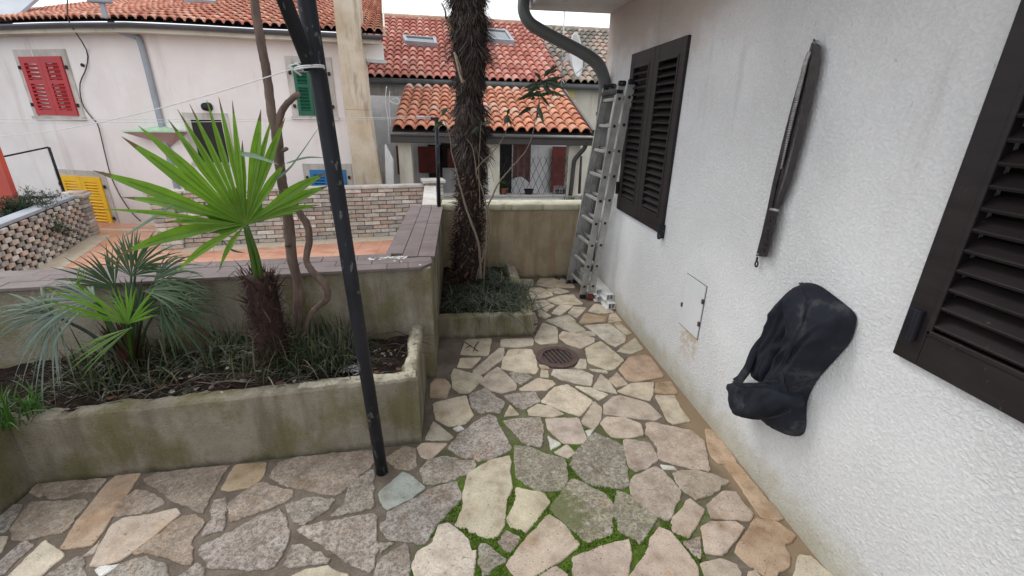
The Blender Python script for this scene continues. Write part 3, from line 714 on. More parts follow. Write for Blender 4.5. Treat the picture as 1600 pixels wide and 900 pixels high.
def ctile(P, z=0.7535, th=0.016):
    k = ru(.92, 1.07); c = (0.150*k, 0.115*k*ru(.96, 1.04), 0.112*k, 0)
    cen = sum((V((*p, 0)) for p in P), V())/len(P)
    Q = [(cen + (V((*p, 0))-cen)*0.998) for p in P]; dz = ru(-.0012, .0012)
    cop.prism([(q.x, q.y) for q in Q], z+dz, z+th+dz, c)
L = (K1-K0).length
def at(s, w): p = K0 + dv*s + nv*w; return (p.x, p.y)
s = 0.16; row = 0
for (w0, w1) in ((-0.022, 0.075), (0.078, 0.172), (0.175, 0.285)):
    s = 0.13 + 0.05*row if row != 0 else 0.13; first = True
    while s < L:
        s2 = s + (0.205 if not first else 0.12 + 0.04*row); first = False
        ctile([at(s, w0), at(s2-.002, w0), at(s2-.002, w1), at(s, w1)]); s = s2
    row += 1
# corner pieces and the arm that runs back
ctile([at(0.055, -0.022), at(0.128, -0.022), at(0.128, 0.075), at(-0.012, 0.075), at(-0.012, 0.05)])
ctile([at(-0.012, 0.078), at(0.128+.05, 0.078), at(0.128+.05, 0.172), at(-0.012, 0.172)])
y = 2.56 + 0.172; c0 = 0
for (x0, x1) in ((-0.165, -0.268), (-0.271, -0.366), (-0.369, -0.475)):
    y = 2.745 - (0.0 if c0 < 2 else -0.07) + 0.0; first = True
    while y < 4.47:
        y2 = min(y + (0.205 if not first else 0.10 + 0.05*c0), 4.49); first = False
        ctile([(x0, y), (x0, y2-.002), (x1, y2-.002), (x1, y)]); y = y2
    c0 += 1
cop.build('tile_coping', M['purple'], bw, bevel=0.0015, seg=1)
fl = MB()
for k in range(34):
    sx = ru(0.06, 0.55); w = ru(0.0, 0.24) ; p = V((*at(sx, w), 0.7705)); r = ru(.003, .013)
    if k < 30: p = V((*at(random.choice((.15, .2, .27, .33))+ru(-.03, .03), .175+ru(-.02, .035)), .7705))
    fl.prism([(p.x+r*math.cos(a)*ru(.5, 1.3)*1.5, p.y+r*math.sin(a)*ru(.5, 1.3)*.7) for a in [i*math.pi/4 for i in range(8)]], 0.7690, 0.7712)
fl.build('plaster_flakes', M['white'], bw)

# back garden wall
gw = thing('back_wall', 'low beige rendered wall with mossy pale cap closing the end of the terrace', 'wall', (0.6, 4.55, 0))
mb = MB(); mb.box((-0.179, 4.45, -1.2), (1.358, 4.66, 0.715)); mb.build('wall', M['gwall'], gw)
mb = MB(); n = 70; rows = []
for i in range(n+1):
    x = -0.178 + 1.534*i/n; e = mnoise.noise(V((x*8, 0, 0)))*0.006
    prof = [(4.452, .716), (4.43+e, .722), (4.428+e*.7, .772+e*.5), (4.436, .783), (4.55, .788+e), (4.68, .783), (4.69, .72)]
    rows += [V((x, a, b)) for a, b in prof]
mb.add(rows, [(i*7+j, (i+1)*7+j, (i+1)*7+j+1, i*7+j+1) for i in range(n) for j in range(6)]); mb.build('cap', M['cap'], gw, True)

# small planter in the corner
sp = thing('planter_box', 'small low mossy planter kerb round the big palm in the corner', 'planter', (0.18, 3.7, 0))
mb = MB(); rough_wall(mb, (-0.179, 3.10), (0.548, 3.10), 0.178, 0.085, nseg=40, inner_amp=0.008); mb.build('front_wall', M['planter'], sp)
mb = MB(); rough_wall(mb, (0.549, 3.102), (0.549, 4.449), 0.178, 0.085, nseg=50, inner_amp=0.008); mb.build('side_wall', M['planter'], sp)
mb = MB(); nx, ny = 40, 60
mb.add([(-0.178 + 0.66*i/nx, 3.16 + 1.29*j/ny, 0.125 + 0.02*mnoise.noise(V((i*.3, j*.3, 0))) + 0.05*math.exp(-((i/nx-.4)/.3)**2-((j/ny-.6)/.25)**2)) for j in range(ny+1) for i in range(nx+1)],
       [(j*(nx+1)+i, j*(nx+1)+i+1, (j+1)*(nx+1)+i+1, (j+1)*(nx+1)+i) for j in range(ny) for i in range(nx)])
mb.build('soil', M['soil'], sp, True)

# ================================================================== right-hand white house
XW = 1.36
wh = thing('white_house', 'white rough-stuccoed house wall with dark brown shutters along the right of the terrace', 'house', (1.5, 1.5, 0))
openings = [(2.835, 3.715, 0.885, 2.05), (0.25, 1.088, 0.94, 2.05)]
ys = sorted({-3.0, 4.44, *[o[0] for o in openings], *[o[1] for o in openings]}); zs = sorted({-0.3, 2.9, *[o[2] for o in openings], *[o[3] for o in openings]})
mb = MB()
for i in range(len(ys)-1):
    for j in range(len(zs)-1):
        cy, cz = (ys[i]+ys[i+1])/2, (zs[j]+zs[j+1])/2
        if any(o[0] < cy < o[1] and o[2] < cz < o[3] for o in openings): continue
        mb.quad((XW, ys[i], zs[j]), (XW, ys[i], zs[j+1]), (XW, ys[i+1], zs[j+1]), (XW, ys[i+1], zs[j]))
for (y0, y1, z0, z1) in openings:
    X2 = XW + 0.12
    mb.quad((XW, y0, z0), (X2, y0, z0), (X2, y0, z1), (XW, y0, z1)); mb.quad((XW, y1, z0), (XW, y1, z1), (X2, y1, z1), (X2, y1, z0))
    mb.quad((XW, y0, z0), (XW, y1, z0), (X2, y1, z0), (X2, y0, z0)); mb.quad((XW, y0, z1), (X2, y0, z1), (X2, y1, z1), (XW, y1, z1))
# far gable face and body behind
mb.quad((XW, 4.44, -0.3), (XW, 4.44, 2.9), (5.5, 4.44, 2.9), (5.5, 4.44, -0.3))
mb.build('wall', M['stucco'], wh)
mb = MB(); mb.box((XW+0.13, -2.9, -0.2), (5.4, 4.42, 2.88)); mb.build('core', M['darkin'], wh)
mb = MB(); mb.prism([(0.635, -3.0), (5.8, -3.0), (5.8, 4.46), (0.635, 4.46)], 2.462, 2.62); mb.build('eave_slab', M['white'], wh, bevel=0.01)
rfm = MB()
for k in range(26):
    yy = -3 + k*0.29
    rfm.tube([(0.60, yy, 2.68), (3.6, yy, 3.45)], 0.1, 10, (0.42, 0.20, 0.14, 0))
rfm.box((0.66, -3, 2.61), (5.8, 4.4, 2.68)); rfm.build('roof', M['roof'], wh)
gt = MB(); nn = 14
prof = [(0.555 + 0.06*math.cos(a), 2.60 + 0.06*math.sin(a)) for a in [math.pi + math.pi*i/nn for i in range(nn+1)]]
prof2 = [(0.555 + 0.054*math.cos(a), 2.60 + 0.054*math.sin(a)) for a in [2*math.pi - math.pi*i/nn for i in range(nn+1)]]
gt.add([(x, yv, z) for yv in (-3.0, 4.50) for x, z in prof + prof2], [tuple(range(30)), tuple(range(59, 29, -1))] + [(i, 30+i, 30+(i+1) % 30, (i+1) % 30) for i in range(30)])
gt.build('gutter', M['pipe'], wh, True)
dp = MB()
path = [V((0.585, 4.34, 2.60)), ony(818, 4, 4.30), ony(819, 20, 4.28), ony(828, 36, 4.26), ony(846, 48, 4.26), ony(880, 66, 4.26), ony(912, 83, 4.26), ony(931, 97, 4.26), ony(941, 114, 4.27), ony(944, 135, 4.28)]
xb, yb = path[-1].x, path[-1].y
path += [V((xb, yb, z)) for z in (1.5, 1.1, 0.7, 0.3, 0.02)]
rad = [0.050]*5 + [0.051, 0.053, 0.055, 0.054, 0.048] + [0.044]*5
dpo = dp.tube(spline(path, 5), [rad[min(i//5, len(rad)-1)] for i in range((len(path)-1)*5+1)], 16).build('downpipe', M['pipe'], wh, True)
mb = MB()
for z in (1.62, 0.75): mb = MB(); mb.cyl((xb, yb, z), (xb, yb, z+.03), 0.056, 16); mb.box((xb, yb-.008, z), (XW, yb+.008, z+.02)); mb.build('bracket', M['pipe'], dpo)

def shutter_leaf(y0, y1, z0, z1, nsl, nm='shutter_leaf'):
    """y0<y1. louvred leaf standing just proud of the wall"""
    st = 0.075; xo, xi = XW - 0.022, XW + 0.022; mb = MB()
    mb.box((xo, y0, z0), (xi, y0+st, z1)); mb.box((xo, y1-st, z0), (xi, y1, z1))
    mb.box((xo+.001, y0+st, z0), (xi-.001, y1-st, z0+0.11)); mb.box((xo+.001, y0+st, z1-0.10), (xi-.001, y1-st, z1))
    # inner bead round the louvres
    b = 0.012
    for (a, c) in ((y0+st-.004, y0+st+b), (y1-st-b, y1-st+.004)): mb.box((xo-.005, a, z0+.10), (xo+.004, c, z1-.09))
    mb.box((xo-.005, y0+st, z0+.103), (xo+.004, y1-st, z0+.118)); mb.box((xo-.005, y0+st, z1-.108), (xo+.004, y1-st, z1-.093))
    lf = mb.build(nm, M['shutter'], wh, bevel=0.003)
    sl = MB(); h = (z1-z0-0.23)/nsl
    for k in range(nsl):
        zc = z0 + 0.118 + h*(k+0.5)
        u = V((1, 0, 0.62)).normalized()     # louvre slopes down to the outside
        sl.obox((XW+0.004, (y0+y1)/2, zc), u, V((0, 1, 0)), u.cross(V((0, 1, 0))), 0.062, y1-y0-2*st, 0.011)
    sl.build('louvres', M['shutter'], lf, bevel=0.002)
    return lf
ym = (2.825+3.725)/2
l1 = shutter_leaf(2.822, ym-.002, 0.875, 2.06, 20); l2 = shutter_leaf(ym+.002, 3.728, 0.875, 2.06, 20)
l3 = shutter_leaf(0.672, 1.100, 0.928, 2.06, 16); l4 = shutter_leaf(0.24, 0.668, 0.928, 2.06, 16)
def hinge(lf, y, z, w=0.05):
    mb = MB(); mb.box((XW-.034, y-.012, z-.045), (XW+.002, y+.03, z+.045)); mb.cyl((XW-.034, y-.004, z-.05), (XW-.034, y-.004, z+.05), 0.011, 10)
    mb.build('hinge', M['black'], lf, bevel=0.002)
hinge(l1, 2.815, 0.895); hinge(l3, 1.058, 1.045); hinge(l3, 1.058, 1.93); hinge(l2, 3.73, 1.05)
# access hatch
hp = MB(); h = [onx(1074, 430, XW), onx(1105, 448, XW), onx(1090, 528, XW), onx(1064, 505, XW)]
ya, yb2, za, zb2 = 2.425, 2.200, 0.405, 0.730
hp.box((XW-.007, yb2, za), (XW+.004, ya, zb2)); hat = hp.build('access_hatch', M['pvcshade'], wh, bevel=0.002)
for (yy, zz) in ((ya-.004, 0.53), (yb2+.004, 0.64), (yb2+.004, 0.50)):
    mb = MB(); mb.box((XW-.013, yy-.008, zz-.014), (XW-.004, yy+.008, zz+.014)); mb.build('latch', M['iron'], hat, bevel=0.002)
mb = MB()
for (a, b) in (((yb2-.006, za-.006), (ya+.006, za)), ((yb2-.006, zb2), (ya+.006, zb2+.004)), ((yb2-.005, za), (yb2, zb2)), ((ya, za), (ya+.004, zb2))):
    mb.box((XW-.0025, a[0], a[1]), (XW+.001, b[0], b[1]))
mb.build('gap', M['brickmortar'], hat)

# ================================================================== drain
dc = onz(871, 558, 0.006); dr = thing('floor_drain', 'round rusty iron floor drain with slotted grate set in the flagstones', 'drain', (dc.x, dc.y, 0))
def ringmesh(mb, c, r0, r1, z0, z1, n=48):
    vs = []
    for (r, z) in ((r1, z0), (r1, z1), (r0, z1), (r0, z0)):
        vs += [(c.x+r*math.cos(2*math.pi*k/n), c.y+r*math.sin(2*math.pi*k/n), z) for k in range(n)]
    fs = []
    for a in range(3):
        for k in range(n): fs.append((a*n+k, a*n+(k+1) % n, (a+1)*n+(k+1) % n, (a+1)*n+k))
    mb.add(vs, fs)
mb = MB(); ringmesh(mb, dc, 0.108, 0.150, -0.01, 0.013); ringmesh(mb, dc, 0.106, 0.112, 0.0, 0.016); mb.build('ring', M['iron'], dr, bevel=0.002)
mb = MB(); mb.prism([(dc.x+.145*math.cos(a*.2618), dc.y+.145*math.sin(a*.2618)) for a in range(24)], 0.0005, 0.002); mb.build('pit', M['darkin'], dr)
mb = MB(); ba = V((-0.28, 1, 0)).normalized(); bx = V((ba.y, -ba.x, 0))
for k in range(-3, 4):
    o = k*0.031; hl = math.sqrt(max(0.0001, 0.106**2 - o*o)); mb.obox(dc + bx*o + V((0, 0, 0.0045-dc.z+.001)), bx, ba, V((0, 0, 1)), 0.0115, 2*hl, 0.009)
mb.build('grate_bars', M['iron'], dr, bevel=0.0015)
nl = onz(945, 548, .006); mb = MB(); mb.cyl((nl.x, nl.y, 0.0), (nl.x, nl.y, 0.006), 0.019, 20); mb.cyl((nl.x, nl.y, .0055), (nl.x, nl.y, 0.009), 0.011, 16)
mb.build('drain_marker', M['zinc'], label='small round pale metal marker beside the floor drain', cat='marker')

# ================================================================== ladder
ld = thing('aluminium_ladder', 'aluminium extension ladder leaning on the white wall in the corner', 'ladder', (1.15, 4.05, 0))
fN, fF = V((1.135, 3.835, 0.02)), V((1.095, 4.235, 0.02))        # near and far feet of the front section
tN, tF = onx(972, 132, 1.265), onx(950, 140, 1.262)
tF = V((1.262, tN.y+0.40, tN.z-0.005)); 
def rail(p, q, w=0.026, dpt=0.062):
    d = (q-p).normalized(); side = V((0, 1, 0)); side = (side - d*side.dot(d)).normalized(); out = d.cross(side).normalized()
    c = (p+q)/2; Lr = (q-p).length; mb = MB()
    mb.obox(c, side, d, out, 0.004, Lr, dpt)
    sgn = 1 if q.y < tF.y-.2 else -1
    for s in (-1, 1): mb.obox(c + out*(s*(dpt/2-.002)) + side*(sgn*w/2), side, d, out, w, Lr, 0.004)
    mb.obox(c - side*(sgn*.002) , side, d, out, .002, Lr, 0.018)
    return mb, d, side, out
zf = 0
def section(fN, fF, tN, tF, nr, w=0.022, dpt=0.055):
    for (p, q) in ((fN, tN), (fF, tF)):
        mb, d, side, out = rail(p, q, w, dpt); ro = mb.build('rail', M['alu'], ld)
    for k in range(nr):
        a = fN.lerp(tN, (k+0.5)/nr); b = fF.lerp(tF, (k+0.5)/nr); d = (tN-fN).normalized(); side = (b-a).normalized(); out = d.cross(side)
        mb = MB(); mb.obox((a+b)/2, side, d, out, (b-a).length, 0.026, 0.026); rg_ = mb.build('rung', M['alu'], ld, bevel=0.004); hm = MB(); hm.obox(a, side, d, out, 0.0075, 0.022, 0.022); hm.build('rung_end', M['darkin'], rg_)
section(fN, fF, tN, tF, 9)
oN = onx(988, 132, 1.325); o2 = V((1.325-1.265+0.015, -0.045, 0)); 
section(fN + V((0.068, -0.045, 0.02)), fF + V((0.068, 0.02, 0.02)), tN + V((0.062, -0.045, 0.01)), tF + V((0.062, 0.02, 0.01)), 9)
for q in (tN, tF, tN+V((.062, -.045, .01)), tF+V((.062, .02, .01))):
    mb = MB(); mb.obox(q+V((0, 0, .008)), V((1, 0, 0)), V((0, 1, 0)), V((0, 0, 1)), 0.062, 0.036, 0.04); mb.build('end_cap', M['black'], ld, bevel=0.012, seg=3)
mb = MB(); mb.bar(tN+V((-.01, 0, -.05)), tF+V((-.01, 0, -.05)), 0.05, 0.03); mb.build('guide_bracket', M['black'], ld, bevel=0.004)
for i, q in enumerate((fN+V((.068, -.045, 0)),)):
    mb = MB(); mb.obox(q+V((0, 0, .012)), V((1, 0, 0)), V((0, 1, 0)), V((0, 0, 1)), 0.06, 0.034, 0.06); mb.build('foot', M['redplastic'], ld, bevel=0.006, label='red rubber foot')
for q in (fN, fF, fF+V((.068, .02, 0))):
    mb = MB(); mb.obox(q+V((0, 0, .0)), V((1, 0, 0)), V((0, 1, 0)), V((0, 0, 1)), 0.058, 0.032, 0.04); mb.build('foot', M['black'], ld, bevel=0.006)

# white plastic profiles beside the ladder
def pvc(x0, z0, y0, y1, w, h, label):
    mb = MB(); t = 0.006; ya, yb_ = y0, y1
    def wall(a, b): mb.box((a[0], ya, a[1]), (b[0], yb_, b[1]))
    wall((x0, z0), (x0+w, z0+t)); wall((x0, z0+h-t), (x0+w, z0+h)); wall((x0, z0+t), (x0+t, z0+h-t)); wall((x0+w-t, z0+t), (x0+w, z0+h-t))
    wall((x0+w*0.45, z0+t), (x0+w*0.45+t*.6, z0+h-t)); mb.box((x0+t, ya+.06, z0+t), (x0+w-t, ya+.065, z0+h-t))
    mb.box((x0-0.02, ya, z0), (x0-.0005, yb_, z0+0.012))
    mb.build('plastic_profile', M['pvc'], label=label, cat='window profile', group='white profiles by the ladder', bevel=0.0012, seg=1)
pvc(1.238, 0.006, 3.72, 4.40, 0.050, 0.056, 'white plastic profile lying on the paving, lower one next to the ladder foot')
pvc(1.236, 0.0635, 3.75, 4.41, 0.050, 0.056, 'white plastic profile on top of the stack, nearest the ladder')
pvc(1.290, 0.006, 3.54, 4.40, 0.066, 0.060, 'white plastic profile on the paving against the wall base, reaching nearest the viewer')
pvc(1.287, 0.0675, 3.60, 4.40, 0.068, 0.058, 'white plastic profile stacked on top against the white wall')

# ================================================================== black poles and cords
def xyz_at(px, py, Y): return ony(px, py, Y)
pb = onz(597, 738, 0.0); top = ony(469, -60, 1.62)
mb = MB(); d = (top-pb).normalized(); topx = pb + d*3.0
mb.tube([pb + d*(-0.02), pb + d*1.0, pb + d*2.0, topx], 0.0275, 20)
pole = thing('metal_pole', 'black chipped metal pole standing on the flagstones in front of the planter', 'pole', pb)
po = mb.build('tube', M['black'], pole, True)
jt = ony(488, 104, 1.615); jl = jt + V((-0.03, -0.045, 0))
bt = ony(427, -45, 1.50); jl = ony(486, 108, 1.575)
br = MB(); dd = (bt-jl).normalized(); br.tube([jl, jl + dd*1.0], 0.0215, 18)
br.build('metal_brace', M['black'], smooth=True, label='second black tube rising at a slant from the tied joint on the pole', cat='pole')
cd = MB()
c = jt + V((-.004, -0.016, -.004))
for k in (0, 1): cd.tube([c + V((0.042*math.cos(a), 0.050*math.sin(a), 0.006*math.cos(a) - .005*k)) for a in [i*math.pi/10 for i in range(21)]], 0.0024, 6, None, False)
e1 = ony(-40, 214, 3.4)
def sag(a, b, s, n=24): return [V(a).lerp(V(b), i/n) + V((0, 0, -s*4*(i/n)*(1-i/n))) for i in range(n+1)]
k0 = c + V((-.044, -.004, -.004))
cd.tube(sag(k0, e1, 0.05), 0.0017, 6); cd.tube([k0 + V((.02, -.01, -.02)), k0 + V((-.01, -.015, 0.006)), k0 + V((.015, -.02, .012)), k0+V((.035, -.015, -.01))], 0.004, 6)
cd.build('cord', M['cord'], smooth=True, label='white cord tied round the black poles and running left across the yard', cat='cord')
ps = thing('washing_line_post', 'thin black post with short crossbar on the end of the tiled wall', 'post', (-0.33, 4.32, 0.77))
pbz = onz(690, 312, 0.77); pp = V((-0.20, 4.40, 0.765)); ptop = ony(682, 186, 4.36)
mb = MB(); mb.tube([pp, V((ptop.x, ptop.y, ptop.z))], 0.018, 12); mb.build('upright', M['black'], ps, True)
mb = MB(); mb.box((ptop.x-.05, ptop.y-.012, ptop.z-.01), (ptop.x+.02, ptop.y+.012, ptop.z+.015)); mb.build('crossbar', M['black'], ps)
for k, (dy, lb) in enumerate(((0, 'upper white washing line stretched from the small black post to the left'), (3.5, 'lower white washing line stretched from the small black post to the left'))):
    mb = MB(); a = ony(676, 182+dy*.6, 4.36); b = ony(-60, 186+dy*1.6, 3.3); mb.tube(sag(a, b, 0.012), 0.0019, 5)
    mb.tube(sag(a, a+V((-.14, 0, -.004*k)), 0.004, 8), 0.0055, 6)
    mb.build('washing_line', M['cord'], smooth=True, label=lb, cat='washing line')

# ================================================================== things hanging on the white wall
sc_ = thing('folded_strap', 'long narrow black folded strap with a pale beaded edge hanging from a nail', 'strap', onx(1272, 65, XW-.01))
def wallpt(px, py, out): p = onx(px, py, XW-out); return V((XW-out, p.y, p.z))
def wallstrip(Lp, Rp, out, th, name, mat, bev=0.004, par=sc_):
    """Lp,Rp left/right outlines in picture points on the wall; gives a solid strip"""
    mb = MB(); n = len(Lp); vs = []
    for (a, b) in zip(Lp, Rp):
        q = [wallpt(*a, out+th), wallpt(*b, out+th), wallpt(*b, out), wallpt(*a, out)]; vs += q
    fs = [(0, 1, 2, 3), tuple(4*(n-1)+k for k in (3, 2, 1, 0))]
    for i in range(n-1):
        for k in range(4): fs.append((4*i+k, 4*(i+1)+k, 4*(i+1)+(k+1) % 4, 4*i+(k+1) % 4))
    mb.add(vs, fs); return mb.build(name, mat, par, bevel=bev, seg=2)
bR = [(1283,72),(1281,100),(1268,160),(1252,225),(1237,280),(1222,318),(1214,330)]
bM_ = [(1273,66),(1269,90),(1257,150),(1243,215),(1228,275),(1215,312),(1207,328)]
wallstrip(bM_, bR, 0.004, 0.022, 'strap', M['leather'])
bM2 = [(1272,66),(1267,88),(1255,148),(1240,213),(1225,270),(1213,310),(1206,330)]
bL2 = [(1268,66),(1262,88),(1249,148),(1233,213),(1218,270),(1208,310),(1202,330)]
wallstrip(bL2, bM2, 0.006, 0.010, 'lining', M['leather'])
zL = [(1262,82),(1255,100),(1243,150),(1231,205),(1220,262)]; zR = [(1268,82),(1262,100),(1250,150),(1236,205),(1222,262)]
wallstrip(zL, zR, 0.014, 0.008, 'bead_backing', M['leather'])
mb = MB()
for k in range(64):
    t = k/63*4; i = min(3, int(t)); u = t-i; a = (zL[i][0]+(zL[i+1][0]-zL[i][0])*u, zL[i][1]+(zL[i+1][1]-zL[i][1])*u); b = (zR[i][0]+(zR[i+1][0]-zR[i][0])*u, zR[i][1]+(zR[i+1][1]-zR[i][1])*u)
    p, q = wallpt(a[0]+.5, a[1], .026), wallpt(a[0]+(b[0]-a[0])*.85, b[1]+.6, .026)
    mb.tube([p, q], 0.0042, 6)
mb.build('bead_edge', M['zip'], sc_, True)
sL = [(1261,86),(1252,112),(1238,160),(1222,222),(1206,290),(1199,325),(1190,365),(1181,400)]; sR = [(1264,86),(1257,112),(1244,160),(1229,222),(1213,290),(1206,325),(1196,365),(1187,400)]
wallstrip(sL, sR, 0.012, 0.010, 'edge_strap', M['leather'])
slv = wallstrip([(1203,324),(1198,345),(1190,372),(1183,400)], [(1217,327),(1212,350),(1205,377),(1198,402)], 0.004, 0.030, 'sleeve', M['leather'], 0.006)
mb = MB(); mb.tube([wallpt(1204, 327, .036), wallpt(1216, 329, .036)], 0.006, 8)
mb.build('clasp', M['zip'], slv, True)
mb = MB(); mb.cyl(wallpt(1184, 397, .03), wallpt(1184, 397, .038), 0.004, 8); mb.build('rivet', M['zip'], slv, True)
# raised letters on the sleeve
fc = bpy.data.curves.new('relief_text', 'FONT'); fc.body = 'CaVison S II'; fc.size = 0.034; fc.extrude = 0.0015; fc.align_x = 'CENTER'; fc.align_y = 'CENTER'
fo = bpy.data.objects.new('relief_text', fc); col.objects.link(fo)
a, b = wallpt(1207, 335, .0355), wallpt(1192, 393, .0355); dn = (b-a).normalized(); nrm = V((-1, 0, 0)); upv = nrm.cross(dn)
dg = bpy.context.evaluated_depsgraph_get(); dg.update(); me = bpy.data.meshes.new_from_object(fo.evaluated_get(dg)); bpy.data.objects.remove(fo)
mt = Matrix((dn, upv, nrm)).transposed().to_4x4(); mt.translation = (a+b)/2
sleeve_off = slv.parent.location; me.transform(Matrix.Translation(-sleeve_off) @ mt)
me.materials.clear(); me.materials.append(M['leather']); ro = bpy.data.objects.new('relief_lettering', me); col.objects.link(ro); ro.parent = slv
mb = MB(); hk = [wallpt(1183, 401, .02), wallpt(1183, 405, .02), wallpt(1182, 408, .02)]; mb.tube(hk, 0.0045, 8)
c = wallpt(1182, 412.5, .02); mb.tube([c + V((0, 0.009*math.cos(t), 0.013*math.sin(t))) for t in [i*math.pi/8 for i in range(17)]], 0.0035, 8, None, False)
mb.build('hook', M['black'], sc_, True)
mb = MB(); mb.cyl(wallpt(1272, 64, 0), wallpt(1272, 62, .035), 0.0035, 8); mb.build('nail', M['iron'], sc_)

# black canvas bag
bagp = thing('canvas_bag', 'dusty black canvas bag with a strap loop hanging limp on the white wall', 'bag', onx(1240, 560, XW-.05))
CB = (1050, 420, 3.215)
def cb(p): return (CB[0]+p[0]/CB[2], CB[1]+p[1]/CB[2])
def pillow(poly, out, th, folds=0.012, seed=0, power=2.2, rings=9, cen=None, dens=0.012):
    XO = XW - out - th*0.15; P = [onx(*cb(p), XO) for p in poly]; P = [V((0, p.y, p.z)) for p in P]; P = chaikin(P, 2, 0.25)
    Q = []
    for i in range(len(P)):
        a, b = P[i], P[(i+1) % len(P)]; n = max(1, int((b-a).length/dens)); Q += [a.lerp(b, k/n) for k in range(n)]
    c = sum(Q, V())/len(Q) if cen is None else V((0, onx(*cb(cen), XO).y, onx(*cb(cen), XO).z)); n = len(Q); vs = []
    for r in range(rings+1):
        t = 1 - r/rings
        for q in Q:
            p = c + (q-c)*t; h = (1 - t**power)**0.5 if t < 1 else 0
            al, ac = p.y*.36-p.z*.93, p.y*.93+p.z*.36
            f = (mnoise.noise(V((seed, ac*16, al*4)))*1.2 + (0.5-abs(mnoise.noise(V((seed+3, ac*26, al*7)))))*1.5 + mnoise.noise(V((seed+5, ac*70, al*40)))*0.12) * folds * (1-t**8)
            vs.append(V((XW - out - th*h - f, p.y, p.z)))
    vs2 = [V((XW - out + 0.004 + 0.0*r, q.y, q.z)) for r in (0,) for q in Q]
    fs = [(r*n+i, r*n+(i+1) % n, (r+1)*n+(i+1) % n, (r+1)*n+i) for r in range(rings) for i in range(n)]
    base = len(vs); vs += vs2; fs += [(base+i, base+(i+1) % n, (i+1) % n, i) for i in range(n)]
    mb = MB(); mb.add(vs, fs); return mb
main = [(660,68),(720,80),(800,140),(870,195),(908,235),(903,290),(882,365),(830,425),(770,490),(705,565),(668,640),(655,700),(656,800),(634,846),(560,838),(500,805),(455,755),(480,650),(520,560),(560,460),(600,370),(632,260),(645,170),(636,110),(640,75)]
b1 = pillow(main, 0.010, 0.085, 0.020, 1, 5, 14, (690, 400)); body = b1.build('body', M['canvas'], bagp, True)
pillow([(660,72),(625,88),(580,130),(552,155),(545,195),(515,262),(488,318),(450,372),(415,440),(398,480),(402,530),(420,572),(500,580),(580,480),(640,360),(680,240),(690,130)], 0.006, 0.050, 0.022, 5, 4, 12, (560, 350)).build('side_flap', M['canvas'], body, True)
pillow([(304,566),(335,577),(370,574),(430,575),(480,562),(530,560),(600,590),(645,640),(648,690),(600,715),(560,735),(500,750),(420,755),(350,744),(334,715),(318,650),(308,600)], 0.050, 0.075, 0.010, 9, 7, 12).build('lower_pouch', M['canvas'], body, True)
def hem(P, r=.004, nm='hem'):
    m_ = MB(); m_.tube(spline([wallpt(*cb(p), o) for p, o in P], 4), r, 8); m_.build(nm, M['canvas'], body, True)
hem([((306,568),.112),((340,577),.125),((380,576),.130),((430,576),.132),((480,566),.132),((535,566),.128)])
hem([((655,110),.095),((668,180),.100),((655,260),.100),((625,350),.100),((590,430),.100),((555,505),.100)], .005)
hem([((345,742),.10),((420,754),.108),((500,749),.112),((560,733),.112),((600,715),.11)], .0035)
mb = MB(); sp_ = [wallpt(*cb(p), o) for p, o in (((505,320), .05), ((450,370), .06), ((415,415), .06), ((395,460), .06), ((380,500), .06), ((360,530), .06), ((340,556), .07), ((318,572), .08))]
pts = spline(sp_, 4)
vs = []; 
for i, p in enumerate(pts):
    t = (pts[min(i+1, len(pts)-1)]-pts[max(i-1, 0)]).normalized(); s2 = t.cross(V((1, 0, 0))).normalized(); w = 0.021
    vs += [p+s2*w+V((-.004, 0, 0)), p+s2*w+V((.004, 0, 0)), p-s2*w+V((.004, 0, 0)), p-s2*w+V((-.004, 0, 0))]
mb.add(vs, [(0, 1, 2, 3)]+[(4*i+k, 4*i+4+k, 4*i+4+(k+1) % 4, 4*i+(k+1) % 4) for i in range(len(pts)-1) for k in range(4)])
mb.build('strap', M['canvas'], body, True)
mb = MB(); mb.cyl(onx(1257, 443, XW+.01), onx(1257, 443, XW) + V((-.02, 0, 0)), 0.005, 8); mb.build('nail', M['iron'], bagp)
# ================================================================== lower terrace and background
ZT = -0.448
mb = MB(); mb.quad((-70, -20, -1.3), (70, -20, -1.3), (70, 90, -1.3), (-70, 90, -1.3)); mb.build('courtyard_ground', M['asphalt'], kind='structure')
mb = MB(); mb.box((-7.6, 2.3, -1.29), (-0.47, 9.4, ZT-0.006)); mb.build('lower_terrace_base', M['brickmortar'], kind='structure')
def g(px, py): p = onz(px, py, ZT); return (p.x, p.y)
mb = MB(); i0, i1 = 0, 0
ts = 0.33
for i in range(-23, -1):
    for j in range(7, 29):
        x, y = i*ts, j*ts
        if x < -7.4: continue
        mb.box((x+.002, y+.002, ZT-.01), (x+ts-.002, y+ts-.002, ZT))
mb.build('lower_terrace_paving', M['salmon'], kind='structure')
# cream border strips
mb = MB()
def strip(a, b, w, side, n):
    a, b = V((*a, 0)), V((*b, 0)); d = (b-a).normalized(); nn = V((-d.y, d.x, 0))*side; L = (b-a).length
    for k in range(n):
        p, q = a+d*(L*k/n+.003), a+d*(L*(k+1)/n-.003); P = [p, q, q+nn*w, p+nn*w]
        mb.prism([(v.x, v.y) for v in P], ZT-.004, ZT+.005)
BWa, BWb = V((-4.35, 7.44, 0)), V((-0.62, 8.17, 0))     # brick wall base line
strip((BWa.x, BWa.y), (BWb.x, BWb.y), 0.30, -1, 11)
LWa, LWb = V((*g(20, 440), 0)), V((*g(137, 369), 0))
dl = (LWb-LWa).normalized(); LWs = LWa - dl*1.2
strip((LWs.x, LWs.y), (LWb.x, LWb.y), 0.34, -1, 12)
strip((-7.35, 8.86), (-4.6, 8.62), 0.13, -1, 7)
mb.build('border_tiles', M['creamtile'], kind='structure')

